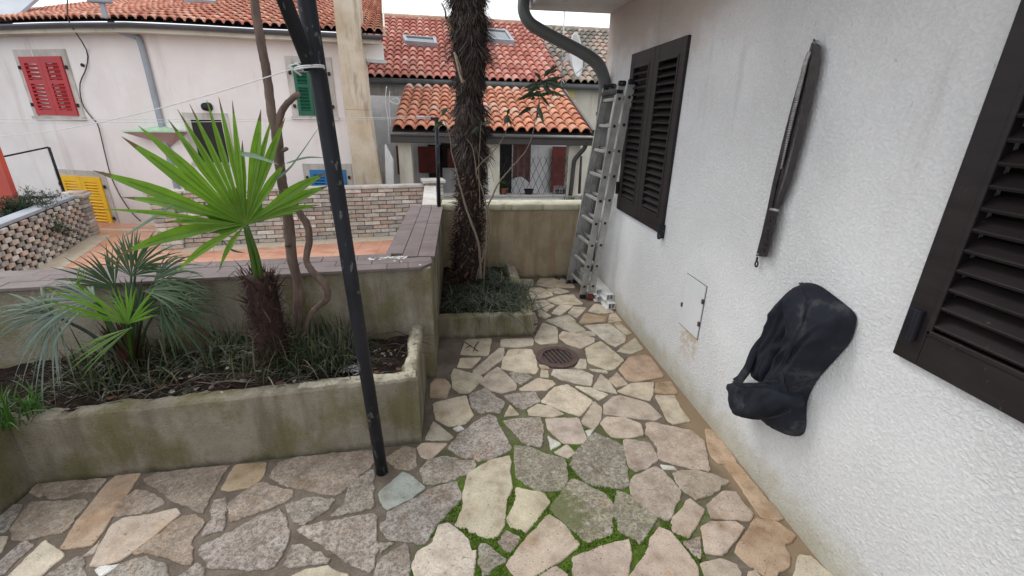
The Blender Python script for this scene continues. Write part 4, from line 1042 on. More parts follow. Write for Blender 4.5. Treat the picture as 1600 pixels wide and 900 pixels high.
BC = [(0.50, 0.45, 0.38), (0.58, 0.53, 0.46), (0.57, 0.45, 0.38), (0.46, 0.44, 0.40), (0.62, 0.58, 0.51), (0.52, 0.41, 0.35), (0.36, 0.34, 0.32), (0.66, 0.63, 0.58)]
def bcol(): c = random.choice(BC); k = ru(.85, 1.22); return (c[0]*k, c[1]*k, c[2]*k, 0)
def brickwall(th, a, b, z0, z1, rows, bl, lattice=False, t=0.12, back=True, holes=0.02):
    d = (b-a).normalized(); n = V((-d.y, d.x, 0)); L = (b-a).length; h = (z1-z0)/rows; mb = MB()
    if n.y < 0: n = -n
    for r in range(rows):
        s = -(r % 2)*bl*0.5
        while s < L:
            s0, s1 = max(0, s), min(L, s + bl*(0.56 if lattice else 0.955)); s += bl
            if s1 - s0 < 0.03: continue
            if not lattice and rnd() < holes: s1 = s0 + (s1-s0)*0.6
            o = ru(0, .012) + (0.0 if lattice else (0.028 if (r % 2) else 0.0)*0)
            z = z0 + r*h; w = 0.06 if lattice else 0.09
            if not lattice and rnd() < .55: o -= ru(.004, .02)
            cz = z + h/2 + ru(-.002, .002)
            if lattice: o = ru(-.006, .006)
            if not lattice: w -= 0.0
            mb.obox(a + d*((s0+s1)/2) + n*(o + w/2) + V((0, 0, cz)), d, n, V((0, 0, 1)), s1-s0, w, h*(0.82 if not lattice else 0.90), bcol())
    mb.build('bricks', M['brick'], th, bevel=0.004, seg=1)
    if back:
        mb = MB(); mb.prism([((a+n*.028).x, (a+n*.028).y), ((b+n*.028).x, (b+n*.028).y), ((b+n*.16).x, (b+n*.16).y), ((a+n*.16).x, (a+n*.16).y)], z0-.3, z1); mb.build('mortar_core', M['brickmortar'], th)
    return d, n
bwt = thing('brick_wall', 'pale pinkish brick wall with a grey stone coping beyond the salmon tiled terrace', 'wall', (BWa.x, BWa.y, ZT))
d, n = brickwall(bwt, BWa, BWb, ZT, 0.40, 12, 0.262)
def coping(th, a, b, z, n, w=0.2, t=0.045, over=0.035, nm='coping', mat='zincdull'):
    mb = MB(); a2, b2 = a - n*over, b - n*over; a3, b3 = a + n*(w-over), b + n*(w-over)
    mb.prism([(a2.x, a2.y), (b2.x, b2.y), (b3.x, b3.y), (a3.x, a3.y)], z, z+t); mb.build(nm, M[mat], th, bevel=0.006)
coping(bwt, BWa - d*.02, BWb, 0.402, n, mat='stoneframe')
# pier at its right end, light cap, and little return wall
pr = MB(); pc = BWb + d*0.17 + n*0.07
for r in range(13):
    o = 0.0 if r % 2 else 0.006
    for s in (-1, 1): pr.obox(pc + d*(s*.08) + V((0, 0, ZT+.035+r*.0705)), d, n, V((0, 0, 1)), .152+o, .29+o, .062, bcol())
pr.build('pier', M['brick'], bwt, bevel=0.004, seg=1)
mb = MB(); mb.obox(pc + V((0, 0, 0.50)), d, n, V((0, 0, 1)), 0.40, 0.36, 0.055); mb.build('pier_cap', M['stoneframe'], bwt, bevel=0.01)
# a sloping pale return down from the pier to the tiled wall
mb = MB(); 
a, b = V((-0.50, 7.95, 0.43)), V((-0.36, 5.2, 0.42))
mb.bar(a, b, 0.20, 0.05); mb.build('return_coping', M['stoneframe'], bwt, bevel=0.006)
mb = MB(); mb.bar(V((-.50, 7.95, -.4)), V((-.36, 5.2, -.4)), 0.14, 1.58); mb.build('return_wall', M['greyrender'], bwt)
# pier at its left end
lp = MB(); pc2 = BWa - d*.16 + n*.06
for r in range(12):
    for s in (-1, 1): lp.obox(pc2 + d*(s*.075) + V((0, 0, ZT+.035+r*.0705)), d, n, V((0, 0, 1)), .146+(r % 2)*.008, .27, .062, bcol())
lp.build('pier', M['brick'], bwt, bevel=0.004, seg=1)
mb = MB(); mb.obox(pc2 + V((0, 0, 0.425)), d, n, V((0, 0, 1)), 0.36, 0.33, 0.05); mb.build('pier_cap', M['stoneframe'], bwt, bevel=0.008)

lw = thing('lattice_brick_wall', 'openwork wall of staggered pale bricks with a sloping grey coping at the left edge', 'wall', (LWa.x, LWa.y, ZT))
ztopl = 0.30
p_ = onpl(112, 312, (LWb.x, LWb.y, 0), (dl.y, -dl.x, 0)); ztopl = min(0.45, max(0.2, p_.z))
dL, nL = brickwall(lw, LWs, LWb - dl*0.02, ZT, ztopl, 11, 0.25, True, 0.11, False)
mb = MB(); nq = V((-dl.y, dl.x, 0)); nq = nq if nq.y > 0 else -nq; nq = -nq; nq = V((-dl.y, dl.x, 0)); a_, b_ = LWs - nq*.028, LWb - dl*.02 - nq*.028; mb.prism([(a_.x, a_.y), (b_.x, b_.y), ((b_+nq*.10).x, (b_+nq*.10).y), ((a_+nq*.10).x, (a_+nq*.10).y)], ZT-.2, ztopl); mb.build('dark_core', M['soil'], lw)  # dark soil-coloured backing, added so the gaps between bricks look shaded
nL = V((-dl.y, dl.x, 0))
coping(lw, LWs, LWb, ztopl+.004, nL, 0.20, 0.045, 0.03)
pr = MB(); pc = LWb + dl*0.13 + nL*0.05
for r in range(11):
    for s in (-1, 1): pr.obox(pc + nL*(s*.075) + V((0, 0, ZT+.033+r*.0675)), dl, nL, V((0, 0, 1)), .27+(r % 2)*.008, .145, .058, bcol())
pr.build('pier', M['brick'], lw, bevel=0.004, seg=1)
mb = MB(); mb.obox(pc + V((0, 0, ztopl+.03)), dl, nL, V((0, 0, 1)), 0.36, 0.38, 0.045); mb.build('pier_cap', M['stoneframe'], lw, bevel=0.008)
# raised bed behind the lattice wall
mb = MB(); mb.prism([(LWs.x-.2, LWs.y+.1), (LWb.x-.25, LWb.y+.1), (LWb.x-1.9, LWb.y+.1), (LWs.x-2.8, LWs.y)], -1.2, -0.05); mb.build('raised_bed_soil', M['soil'], kind='structure')
# low wall behind the shrub
mb = MB(); q0, q1 = V((-8.6, 7.9, .1)), V((LWb.x-.1, LWb.y+.18, ztopl+.02)); mb.bar(V((-8.6, 7.9, ztopl+.01)), q1, 0.2, 0.04)
mb.build('stone_slab', M['zincdull'], label='long grey stone slab behind the shrub at the far left', cat='slab')

# black handrail frame by the yellow shutter
hr = thing('handrail', 'thin black metal rail frame rising from the lattice wall in front of the yellow shutter', 'handrail', (pc.x, pc.y, ztopl+.05))
hb = V((pc.x-.05, pc.y+.02, ztopl+.05)); ht = onpl(76, 230, hb, (0, 1, 0)); ht = V((hb.x, hb.y, ht.z))
ht = ony(76, 230, hb.y); hl = ony(-30, 252, hb.y - 0.55)
mb = MB(); mb.tube([ony(102, 306, hb.y), ht], 0.02, 8); mb.build('upright', M['black'], hr, True)
mb = MB(); mb.tube([ht, hl], 0.013, 8); mb.build('rail', M['black'], hr, True)

# ------------------------------------------------------------------ pale pink house
ZE = 2.86
GP = [onz(x, y, ZE) for x, y in [(-420, 66), (-150, 46), (0, 37), (100, 34), (200, 33.5), (300, 38), (400, 44), (550, 51), (598, 54)]]
FP = []
for i, p in enumerate(GP):
    t = (GP[min(i+1, len(GP)-1)] - GP[max(i-1, 0)]); nn = V((-t.y, t.x, 0)).normalized(); FP.append(V((p.x, p.y, 0)) + nn*0.30)
_e = FP[-1] - FP[-2]; FP[-1] = FP[-2] + _e.normalized()*(_e.length - .30)
def fac(px, py, out=0.0):
    best = None
    for i in range(len(FP)-1):
        a, b = FP[i], FP[i+1]; dd = (b-a); nn = V((-dd.y, dd.x, 0)).normalized()
        q = onpl(px, py, a, nn); u = (V((q.x, q.y, 0))-a).dot(dd)/dd.length_squared
        s = abs(u-0.5)
        if best is None or s < best[0]: best = (s, q - nn*out, nn, dd.normalized())
    return best[1:]
ph = thing('pale_pink_house', 'long pale pink rendered house with coloured shutters and an orange clay tile roof', 'house', (-4, 9, ZT))
mb = MB(); NS = 4
F2 = []
for i in range(len(FP)-1):
    for k in range(NS): F2.append(FP[i].lerp(FP[i+1], k/NS))
F2.append(FP[-1]); F2[-1] = F2[-1]
zt_ = ZE - 0.08
for i in range(len(F2)-1):
    a, b = F2[i], F2[i+1]
    for (z0, z1) in ((-1.3, ZT), (ZT, 0.6), (0.6, 1.7), (1.7, zt_)): mb.quad((a.x, a.y, z0), (b.x, b.y, z0), (b.x, b.y, z1), (a.x, a.y, z1))
e = F2[-1]; mb.quad((e.x, e.y, -1.3), (e.x-1.3, e.y+6, -1.3), (e.x-1.3, e.y+6, zt_), (e.x, e.y, zt_))
tq = F2[-1] + (F2[-1]-F2[-3]).normalized()*.30; mb.prism([(e.x, e.y), (tq.x, tq.y), (tq.x-.1, tq.y+.3), (e.x-.1, e.y+.3)], 2.50, zt_)
mb.build('wall', M['pink'], ph)
# eave board
mb = MB(); n8 = len(GP)
for i in range(n8-1):
    a, b, c_, d_ = GP[i], GP[i+1], FP[i+1], FP[i]
    ins = 0.05
    vs = [(a.lerp(V((d_.x, d_.y, a.z)), .15)).xy.to_3d() + V((0, 0, ZE-.14)), (b.lerp(V((c_.x, c_.y, b.z)), .15)).xy.to_3d() + V((0, 0, ZE-.14)), V((c_.x, c_.y, ZE-.14)), V((d_.x, d_.y, ZE-.14))]
    vs += [v + V((0, 0, .09)) for v in vs]
    mb.add(vs, [(3, 2, 1, 0), (4, 5, 6, 7), (0, 1, 5, 4), (2, 3, 7, 6)])
mb.build('eave_board', M['cream'], ph)
mb = MB(); r = 0.065
vs = []
for i, p in enumerate(GP):
    t = (GP[min(i+1, n8-1)] - GP[max(i-1, 0)]).normalized(); nn = V((-t.y, t.x, 0))
    for k in range(9):
        a = math.pi*k/8; vs.append(p + V((0, 0, -0.02)) + nn*(math.cos(a)*r) + V((0, 0, -math.sin(a)*r)))
    for k in range(9):
        a = math.pi*(8-k)/8; vs.append(p + V((0, 0, -0.018)) + nn*(math.cos(a)*(r-.008)) + V((0, 0, -math.sin(a)*(r-.008))))
mb.add(vs, [(18*i+k, 18*i+(k+1) % 18, 18*(i+1)+(k+1) % 18, 18*(i+1)+k) for i in range(n8-1) for k in range(18)])
mb.build('gutter', M['gutter'], ph, True)

RC = [(0.55, 0.25, 0.17), (0.60, 0.30, 0.21), (0.50, 0.20, 0.14), (0.62, 0.35, 0.26), (0.56, 0.27, 0.20)]
RD = [(0.44, 0.17, 0.13), (0.50, 0.21, 0.16), (0.40, 0.14, 0.11), (0.52, 0.26, 0.21)]
RO = [(0.55, 0.24, 0.15), (0.58, 0.29, 0.19), (0.51, 0.20, 0.13), (0.56, 0.26, 0.16), (0.54, 0.23, 0.14), (0.52, 0.34, 0.26)]
OG = [(0.30, 0.26, 0.22), (0.38, 0.30, 0.25), (0.22, 0.20, 0.17), (0.42, 0.27, 0.21), (0.17, 0.15, 0.13)]
def tileroof(name, parent, P, U, ncol, nrow, step, cols, mat, r_=None, clip=None, n=6, lift=0.036):
    """P(u) eave point for column u, U(u) up-slope unit vector"""
    mb = MB()
    for c in range(ncol):
        a, b = P(c), P(c+1); ua = (U(c)+U(c+1))/2; w = (b-a); wl_ = w.length; wd = w.normalized(); nn = wd.cross(ua).normalized()
        if nn.z < 0: nn = -nn
        ctr = (a+b)/2
        for rr in range(nrow):
            s0, s1 = rr*step, rr*step + step*1.06
            if clip and not clip(c, rr): continue
            k = ru(.85, 1.12); cc = random.choice(cols); cc = (cc[0]*k, cc[1]*k, cc[2]*k, 0)
            # column spacing narrows/widens along the slope on curved fronts
            A0 = P(c)+U(c)*s0; B0 = P(c+1)+U(c+1)*s0; A1 = P(c)+U(c)*s1; B1 = P(c+1)+U(c+1)*s1
            vs = []
            jit = ru(-.004, .004)
            for (A, B, up, sc2) in ((A0, B0, lift, 1.0), (A1, B1, 0.0, 0.90)):
                m = (A+B)/2; hw = (B-A).length/2; dd = (B-A).normalized()
                arc = [(-1.0, -.10), (-0.80, 0.0), (-0.70, 0.30), (-0.45, 0.58), (-0.16, 0.70), (0.16, 0.70), (0.45, 0.58), (0.70, 0.30), (0.80, 0.0), (1.0, -.10)]
                for (x, z) in arc: vs.append(m + dd*(x*hw*(1 if abs(x) > .65 else sc2) + jit) + nn*(z*hw*0.95*sc2 + up))
            K = 10
            fs = [(i, i+1, K+i+1, K+i) for i in range(K-1)]
            base = len(vs)
            # thickness at the lower edge
            vs2 = [v - nn*0.022 for v in vs[:K]]
            vs += vs2; fs += [(base+i, base+i+1, i+1, i) for i in range(K-1)]
            mb.add(vs, fs, cc)
    return mb.build(name, M[mat], parent)
# arc-length positions along gutter
def along(Pts, s):
    for i in range(len(Pts)-1):
        L = (Pts[i+1]-Pts[i]).length
        if s <= L or i == len(Pts)-2: return Pts[i] + (Pts[i+1]-Pts[i])*(s/L)
        s -= L
GS = spline(GP[1:], 5); Ltot = sum((GS[i+1]-GS[i]).length for i in range(len(GS)-1)); NC = 66
pit = math.radians(17)
def PA_(c): return along(GS, Ltot*c/NC) + V((0, 0, 0.03))
def UA_(c):
    a, b = along(GS, Ltot*max(0, c-5)/NC), along(GS, Ltot*min(NC, c+5)/NC); t = (b-a); nn = V((-t.y, t.x, 0)).normalized()
    return (nn*math.cos(pit) + V((0, 0, math.sin(pit)))).normalized()
roofA = tileroof('roof', ph, PA_, UA_, NC, 19, 0.265, RC, 'roof')
mb = MB()
for c in range(NC):
    a, b = PA_(c), PA_(c+1); mb.quad(a-V((0, 0, .03)), b-V((0, 0, .03)), b+UA_(c+1)*5-V((0, 0, .03)), a+UA_(c)*5-V((0, 0, .03)))
mb.build('roof_deck', M['darkin'], ph)
mb = MB(); a = PA_(NC); mb.bar(a+V((.03, 0, .02)), a+UA_(NC)*4.9+V((.03, 0, .02)), 0.03, 0.14); mb.build('verge_board', M['cream'], ph)
# grey roof ridge/valley at the far left
mb = MB(); q = [onz(-160, 45, 2.97), onz(16, 32, 2.97), ony(60, -6, 10.4), ony(40, -60, 11.6), ony(-200, -40, 10)]
mb.add(q + [v-V((0, 0, .06)) for v in q], [(0, 1, 2, 3, 4), (9, 8, 7, 6, 5)]+[(i, 5+i, 5+(i+1) % 5, (i+1) % 5) for i in range(5)]); mb.build('grey_flashing', M['zincdull'], ph)
# skylight in the roof
def on_roofA(px, py, up=0.06):
    n_ = V((0.04, -math.sin(pit), math.cos(pit))).normalized(); return onpl(px, py, PA_(38)+V((0, 0, up)), n_)
def skylight(par, pts, lbl=None, th=0.05):
    mb = MB(); n_ = (pts[1]-pts[0]).cross(pts[3]-pts[0]).normalized(); n_ = n_ if n_.z > 0 else -n_
    cen = sum(pts, V())/4; inn = [cen + (p-cen)*0.82 for p in pts]
    for i in range(4):
        a, b, c_, d_ = pts[i], pts[(i+1) % 4], inn[(i+1) % 4], inn[i]
        vs = [a-n_*.12, b-n_*.12, c_-n_*.12, d_-n_*.12, a+n_*th, b+n_*th, c_+n_*th, d_+n_*th]
        mb.add(vs, [(3, 2, 1, 0), (4, 5, 6, 7), (0, 1, 5, 4), (1, 2, 6, 5), (2, 3, 7, 6), (3, 0, 4, 7)])
    f = mb.build('skylight', M['zincdull'], par); g_ = MB(); g_.add([p+n_*th*.4 for p in inn], [(0, 1, 2, 3)]); g_.build('glass', M['glass'], f)
skylight(roofA, [on_roofA(288, 2), on_roofA(338, 6), on_roofA(334, -22), on_roofA(292, -26)])
# little T-shaped vent on the roof
tv = MB(); vb = on_roofA(165, 29, .03); tv.bar(vb, vb+V((0, 0.02, .22)), .07, .05); tv.bar(vb+V((-.17, 0, .24)), vb+V((.14, 0, .24)), .09, .08); tv.build('roof_vent', M['zincdull'], roofA, bevel=0.015)
# chimney breast up the facade
cb_ = []
a0, a1 = fac(537, 60)[0], fac(572, 100)[0]
pts = []
cx0 = fac(540, 110)[0]; cx1 = fac(572, 110)[0]; dd = fac(555, 110)[2]
w0 = (V((cx1.x, cx1.y, 0))-V((cx0.x, cx0.y, 0))).length
cen = V((cx0.x, cx0.y, 0)).lerp(V((cx1.x, cx1.y, 0)), .5); fx = fac(555, 110)
fn = fx[1]; dt = fx[2]
cbot = fac(590, 300)[0]; cbot = V((cbot.x, cbot.y, 0))
mb = MB()
def chim(zlo, zhi, clo, chi, wlo, whi, t):
    vs = []
    for (c_, w, z) in ((clo, wlo, zlo), (chi, whi, zhi)):
        for (s, o) in ((-1, -t), (1, -t), (1, .1), (-1, .1)): vs.append(V((c_.x, c_.y, z)) + dt*(s*w/2) + fn*o)
    mb.add(vs, [(0, 3, 2, 1)[::1], (4, 5, 6, 7), (0, 1, 5, 4), (1, 2, 6, 5), (2, 3, 7, 6), (3, 0, 4, 7)])
cmid = cen; 
chim(-1.3, 1.65, cbot, cmid, 0.50, 0.40, 0.42); chim(1.65, 4.4, cmid, cmid + dt*0.0, 0.40, 0.37, 0.42)
mb.build('chimney', M['chimney'], ph, bevel=0.01)
# short stained wall between the chimney and the porch
mb = MB(); e0 = V((FP[-1].x, FP[-1].y, 0)); e1 = e0 + V((0.25, 0.1, 0))
mb.prism([(e0.x+.005, e0.y+.01), (e1.x+.02, e1.y), (e1.x+.02, e1.y+.12), (e0.x, e0.y+.2)], -1.3, .55); mb.build('side_wall', M['greyrender'], ph)
mb = MB(); mb.bar(V((e0.x-.0, e0.y-.04, 2.47)), V((e0.x+.34, e0.y-.0, 2.46)), .12, .05); mb.build('wall_ledge', M['zinc'], ph)

# shutters with stone frames
def window(par, px4, frame_px, mat, nm='window', rowsA=4, rowsB=7, opening=True):
    """px4 = TL,TR,BR,BL of the shutters"""
    tl, tr, br_, bl = [fac(*p)[0] for p in px4]; cx_ = sum(p[0] for p in px4)/4; cy_ = sum(p[1] for p in px4)/4
    _, fn_, dt_ = fac(cx_, cy_)
    c0 = (tl+bl)/2; c1 = (tr+br_)/2; a = V((c0.x, c0.y, 0)); b = V((c1.x, c1.y, 0)); dd_ = (b-a).normalized(); nn_ = V((-dd_.y, dd_.x, 0)); 
    z1 = (tl.z+tr.z)/2; z0 = (bl.z+br_.z)/2; W = (b-a).length; fw = 0.11
    fr = MB()
    def bx(s0, s1, za, zb, o0, o1, m_): 
        m_.obox(a + dd_*((s0+s1)/2) - nn_*((o0+o1)/2) + V((0, 0, (za+zb)/2)), dd_, nn_, V((0, 0, 1)), s1-s0, abs(o1-o0), zb-za)
    bx(-fw, 0, z0-.02, z1+fw, -.05, .018, fr); bx(W, W+fw, z0-.02, z1+fw, -.05, .018, fr); bx(0, W, z1, z1+fw, -.05, .018, fr); bx(-fw-.02, W+fw+.02, z0-.07, z0-.02, -.05, .05, fr)
    f = fr.build('window_frame', M['stoneframe'], par)
    if mat is None:
        g_ = MB(); bx(0, W, z0-.02, z1, .002, .006, g_); g_.build('dark_pane', M['darkin'], f); return
    for k in (0, 1):
        s0, s1 = (0.004, W/2-.003) if k == 0 else (W/2+.003, W-.004); st = (s1-s0)*0.20; m_ = MB()
        bx(s0, s0+st, z0, z1, .012, .04, m_); bx(s1-st, s1, z0, z1, .012, .04, m_)
        zm0, zm1 = z0+(z1-z0)*.545, z0+(z1-z0)*.61; bx(s0+st, s1-st, z0, z0+(z1-z0)*.09, .0125, .0395, m_); bx(s0+st, s1-st, z1-(z1-z0)*.11, z1, .0125, .0395, m_); bx(s0+st, s1-st, zm0, zm1, .0125, .0395, m_)
        bx(s0+st, s1-st, z0, z1, .002, .008, m_)
        for (za, zb, nr) in ((z0+(z1-z0)*.09, zm0, rowsB), (zm1, z1-(z1-z0)*.11, rowsA)):
            hh = (zb-za)/nr
            for r in range(nr):
                zc = za+hh*(r+.5); u = (-nn_ + V((0, 0, -.9))).normalized()
                m_.obox(a + dd_*((s0+s1)/2) - nn_*0.027 + V((0, 0, zc)), dd_, u, dd_.cross(u), s1-s0-2*st, hh*.95, .008)
        m_.build('shutter', mat, f)
    for (s, zz) in ((-.05, z0+(z1-z0)*.18), (-.05, z0+(z1-z0)*.82), (W+.05, z0+(z1-z0)*.18), (W+.05, z0+(z1-z0)*.82)):
        h_ = MB(); bx(s-.022, s+.022, zz-.03, zz+.03, .018, .045, h_); h_.build('shutter_catch', M['darkin'], f, bevel=.008)
window(ph, [(35, 90), (99, 87), (124, 179), (59, 181)], None, M['red'])
window(ph, [(454, 99), (508, 100), (518, 181), (470, 180)], None, M['green'])
window(ph, [(95, 276), (156, 274), (182, 350), (122, 352)], None, M['yellow'], rowsA=5, rowsB=7)
window(ph, [(484, 264), (540, 266), (548, 330), (492, 330)], None, M['blue'])
window(ph, [(297, 187), (344, 187), (361, 252), (314, 252)], None, None)
# downpipe with its swan neck
mb = MB(); pth = [fac(197, 38, .26)[0], fac(201, 50, .2)[0], fac(216, 58, .05)[0], fac(223, 66, .05)[0]]
pth += [fac(235, 110, .05)[0], fac(250, 165, .05)[0], fac(258, 196, .05)[0]]
zx = pth[-1]; x0 = pth[4]
pth = pth[:4] + [V((x0.x, x0.y, z)) for z in (2.2, 1.6, 1.0, .5, .1, ZT+.02)]
mb.tube(spline(pth, 4), 0.045, 12); mb.build('downpipe', M['zincdull'], ph, True)
# awning: three-cornered canopy
c0 = fac(252, 204, 0)[0]; _, fn_, dt_ = fac(252, 215)
mb = MB(); W = .42; 
A = fac(214, 204, 0.03)[0]; B = fac(294, 205, 0.03)[0]; Cc = (A+B)/2 - fn_*0.28; top_ = fac(256, 197, .05)[0]; low = fac(268, 228, .02)[0]
AA, BB = A - fn_*.25, B - fn_*.25
vs = [A, B, BB, AA, fac(254, 196, 0.02)[0]]
mb.add(vs, [(3, 2, 4), (2, 1, 4), (1, 0, 4), (0, 3, 4)]); mb.add([v - V((0, 0, .02)) for v in vs[:4]], [(3, 2, 1, 0)]); mb.bar(AA, BB, .03, .03)
cn_ = mb.build('canopy', M['canopygreen'], ph)
mb = MB(); mb.add([AA-V((0, 0, .02)), BB-V((0, 0, .02)), low, A-V((0, 0, .02)), B-V((0, 0, .02))], [(0, 2, 1), (0, 3, 2), (1, 2, 4), (0, 1, 4, 3)]); mb.build('canopy_side', M['canopyside'], cn_)
# wall lamp
lc = fac(325, 167, .05)[0]; mb = MB(); mb.cyl(lc + fn_*.05, lc - fn_*.06, .075, 18, None, .06); mb.build('wall_lamp', M['black'], ph, True)
# door below
mb = MB(); window
# creeping cable on the wall
cb2 = MB(); cp = [(137, -5), (139, 10), (141, 40), (138, 78), (138, 106), (128, 131), (131, 160), (143, 180), (155, 194), (161, 215), (168, 245), (176, 275), (190, 305), (207, 330), (222, 345)]
cb2.tube(spline([fac(x, y, .03 if y > 45 else .33)[0] for x, y in cp], 3), 0.009, 6); cb2.build('wall_cable', M['cable'], ph, True)
vk = fac(131, 102, .015)[0]; mb = MB(); mb.cyl(vk, vk - fn_*.02, .028, 14); mb.build('wall_vent', M['darkin'], ph)

# red door panel at the far left edge
rd = MB(); a = onz(17, 380, ZT); r0, r1 = fac(18, 285, .35)[0], fac(0, 225, .35)[0]
dt2 = fac(5, 250)[2]; fn2 = fac(5, 250)[1]
r0 = ony(17, 285, 7.6); cR = V((r0.x, r0.y, 0)); rd.obox(cR - dt2*.45 + V((0, 0, 0.2)), dt2, fn2, V((0, 0, 1)), 0.9, .06, 2.3)
rd.build('red_door_panel', simple('orange_red_paint', (0.50, 0.075, 0.05), .6, .1, 3), label='orange red door leaf standing open at the far left edge of the photo', cat='door')

# ------------------------------------------------------------------ row house behind, red tiled
ZG = 2.42
G0, G1, Gm = onz(573, 122, ZG), onz(935, 133.5, ZG), onz(880, 131.7, ZG)
rh = thing('row_house', 'row house with a long dark red clay tile roof and two skylights behind the porch', 'house', (G0.x+2, G0.y+1, -1.3))
dB = (G1-G0).normalized(); nB = V((-dB.y, dB.x, 0)); pitB = math.radians(25)
UB = (nB*math.cos(pitB) + V((0, 0, math.sin(pitB)))).normalized(); nR = dB.cross(UB); nR = nR if nR.z > 0 else -nR
ridge = onpl(760, 37, G0, nR); hyp = (ridge-G0).dot(UB)
NCB = round((Gm-G0).length/0.205)+5; wB = 0.205; NR = 14; stB = hyp/NR
P0 = G0 - dB*wB*5 + V((0, 0, .04)) + UB*(-.03)
roofB = tileroof('roof', rh, lambda c: P0 + dB*(wB*c), lambda c: UB, NCB, NR, stB, RD, 'roof')
mb = MB(); Q0 = P0 + UB*hyp; mb.tube([Q0 + V((0, 0, .02)), Q0 + dB*wB*NCB + V((0, 0, .02))], .10, 10); mb.build('ridge', simple('ridge_mortar_tile', (0.42, 0.27, 0.2), .9, .3, 8), roofB, True)
mb = MB(); a, b = G0 - dB*1.0, Gm; mb.prism([((a+nB*.35).x, (a+nB*.35).y), ((b+nB*.35).x, (b+nB*.35).y), ((b+nB*6).x, (b+nB*6).y), ((a+nB*6).x, (a+nB*6).y)], -1.3, ZG-.02); mb.build('wall', M['greyrender'], rh)
mb = MB(); mb.add([P0-V((0, 0, .07)), P0+dB*wB*NCB-V((0, 0, .07)), P0+dB*wB*NCB+UB*hyp-V((0, 0, .07)), P0+UB*hyp-V((0, 0, .07))], [(0, 1, 2, 3)]); mb.build('roof_deck', M['darkin'], rh)
def onB(px, py, up=0.17): return onpl(px, py, G0 + nR*up, nR)
skylight(roofB, [onB(629, 57), onB(681, 61), onB(683, 70), onB(633, 66)]); skylight(roofB, [onB(748, 45), onB(792, 49), onB(804, 66), onB(752, 62)])
mb = MB(); mb.tube([G0 + V((0, 0, -.05)) - dB*.05, G0.lerp(G1, .5)+V((0, 0, -.05)), Gm + V((0, 0, -.05))], .075, 14); mb.build('gutter', M['pipe'], rh, True)
# older neighbour with weathered tiles
oh = thing('old_house', 'house with an old grey brown weathered tile roof and cream wall', 'house', (Gm.x+1.5, Gm.y+1, -1.3))
P1 = P0 + dB*wB*NCB; NO = 22
tileroof('roof', oh, lambda c: P1 + dB*(wB*c) + V((0, 0, .02)), lambda c: UB, NO, 13, hyp/14, OG, 'oldroof')
mb = MB(); Q1 = P1 + UB*(hyp*13/14); mb.tube([Q1 + V((0, 0, .03)), Q1+dB*wB*NO + V((0, 0, .03))], .10, 10); mb.build('ridge', simple('old_ridge_tile', (0.30, 0.25, 0.20), .9, .4, 8), oh, True)
mb = MB(); a, b = Gm, Gm + dB*4.5; mb.prism([((a+nB*.30).x, (a+nB*.30).y), ((b+nB*.30).x, (b+nB*.30).y), ((b+nB*6).x, (b+nB*6).y), ((a+nB*6).x, (a+nB*6).y)], -1.3, ZG-.01); mb.build('wall', M['cream'], oh)
mb = MB(); mb.tube([Gm + V((0, 0, -.05)), Gm + dB*4.4 + V((0, 0, -.05))], .075, 14); mb.build('gutter', M['pipe'], oh, True)
mb = MB(); mb.add([P1-V((0, 0, .06)), P1+dB*wB*NO-V((0, 0, .06)), P1+dB*wB*NO+UB*hyp*.92-V((0, 0, .06)), P1+UB*hyp*.92-V((0, 0, .06))], [(0, 1, 2, 3)]); mb.build('roof_deck', M['darkin'], oh)
# yellowed meter box
yb_ = onpl(887, 147, Gm+nB*.30, nB); mb = MB(); mb.obox(yb_ - nB*.05, dB, nB, V((0, 0, 1)), .34, .12, .32); mb.build('meter_box', M['yellowplastic'], label='small yellowed plastic box fixed on the cream wall under the gutter', cat='box', bevel=.012)
# satellite dish on a pole
dY = G1.y - 0.35
sdt = thing('satellite_dish', 'white satellite dish clamped to a thin mast in front of the weathered roof', 'satellite dish', ony(880, 128, dY))
mb = MB(); mb.tube([ony(877, 136, dY), ony(880, 62, dY), ony(882, 14, dY)], .018, 8); mb.build('mast', M['zinc'], sdt, True)
mb = MB(); dc_ = ony(893, 88, dY-.1); ax = V((0.84, -0.53, 0.12)).normalized(); uu = V((0, 0, 1)).cross(ax).normalized(); vv = ax.cross(uu); rows = []
RR = 0.52
for i in range(9):
    rr = RR*i/8; rows.append([dc_ + ax*(0.30*(rr*rr)/(RR)) + (uu*math.cos(a)*rr*.92 + vv*math.sin(a)*rr) for a in [2*math.pi*k/28 for k in range(28)]])
vs = [v for r_ in rows for v in r_] + [v - ax*.012 for r_ in rows for v in r_]; o = 9*28
fs = [(i*28+k, i*28+(k+1) % 28, (i+1)*28+(k+1) % 28, (i+1)*28+k) for i in range(8) for k in range(28)]
fs += [tuple(o+q for q in f[::-1]) for f in fs] + [(8*28+k, 8*28+(k+1) % 28, o+8*28+(k+1) % 28, o+8*28+k) for k in range(28)]
mb.add(vs, fs); mb.build('reflector', M['dish'], sdt, True)
mb = MB(); mb.bar(ony(880, 95, dY), dc_ - ax*.02, .05, .12); mb.bar(dc_ - vv*RR*.9, ony(921, 98, dY-.4), .02, .02); mb.build('feed_arm', M['zinc'], sdt)

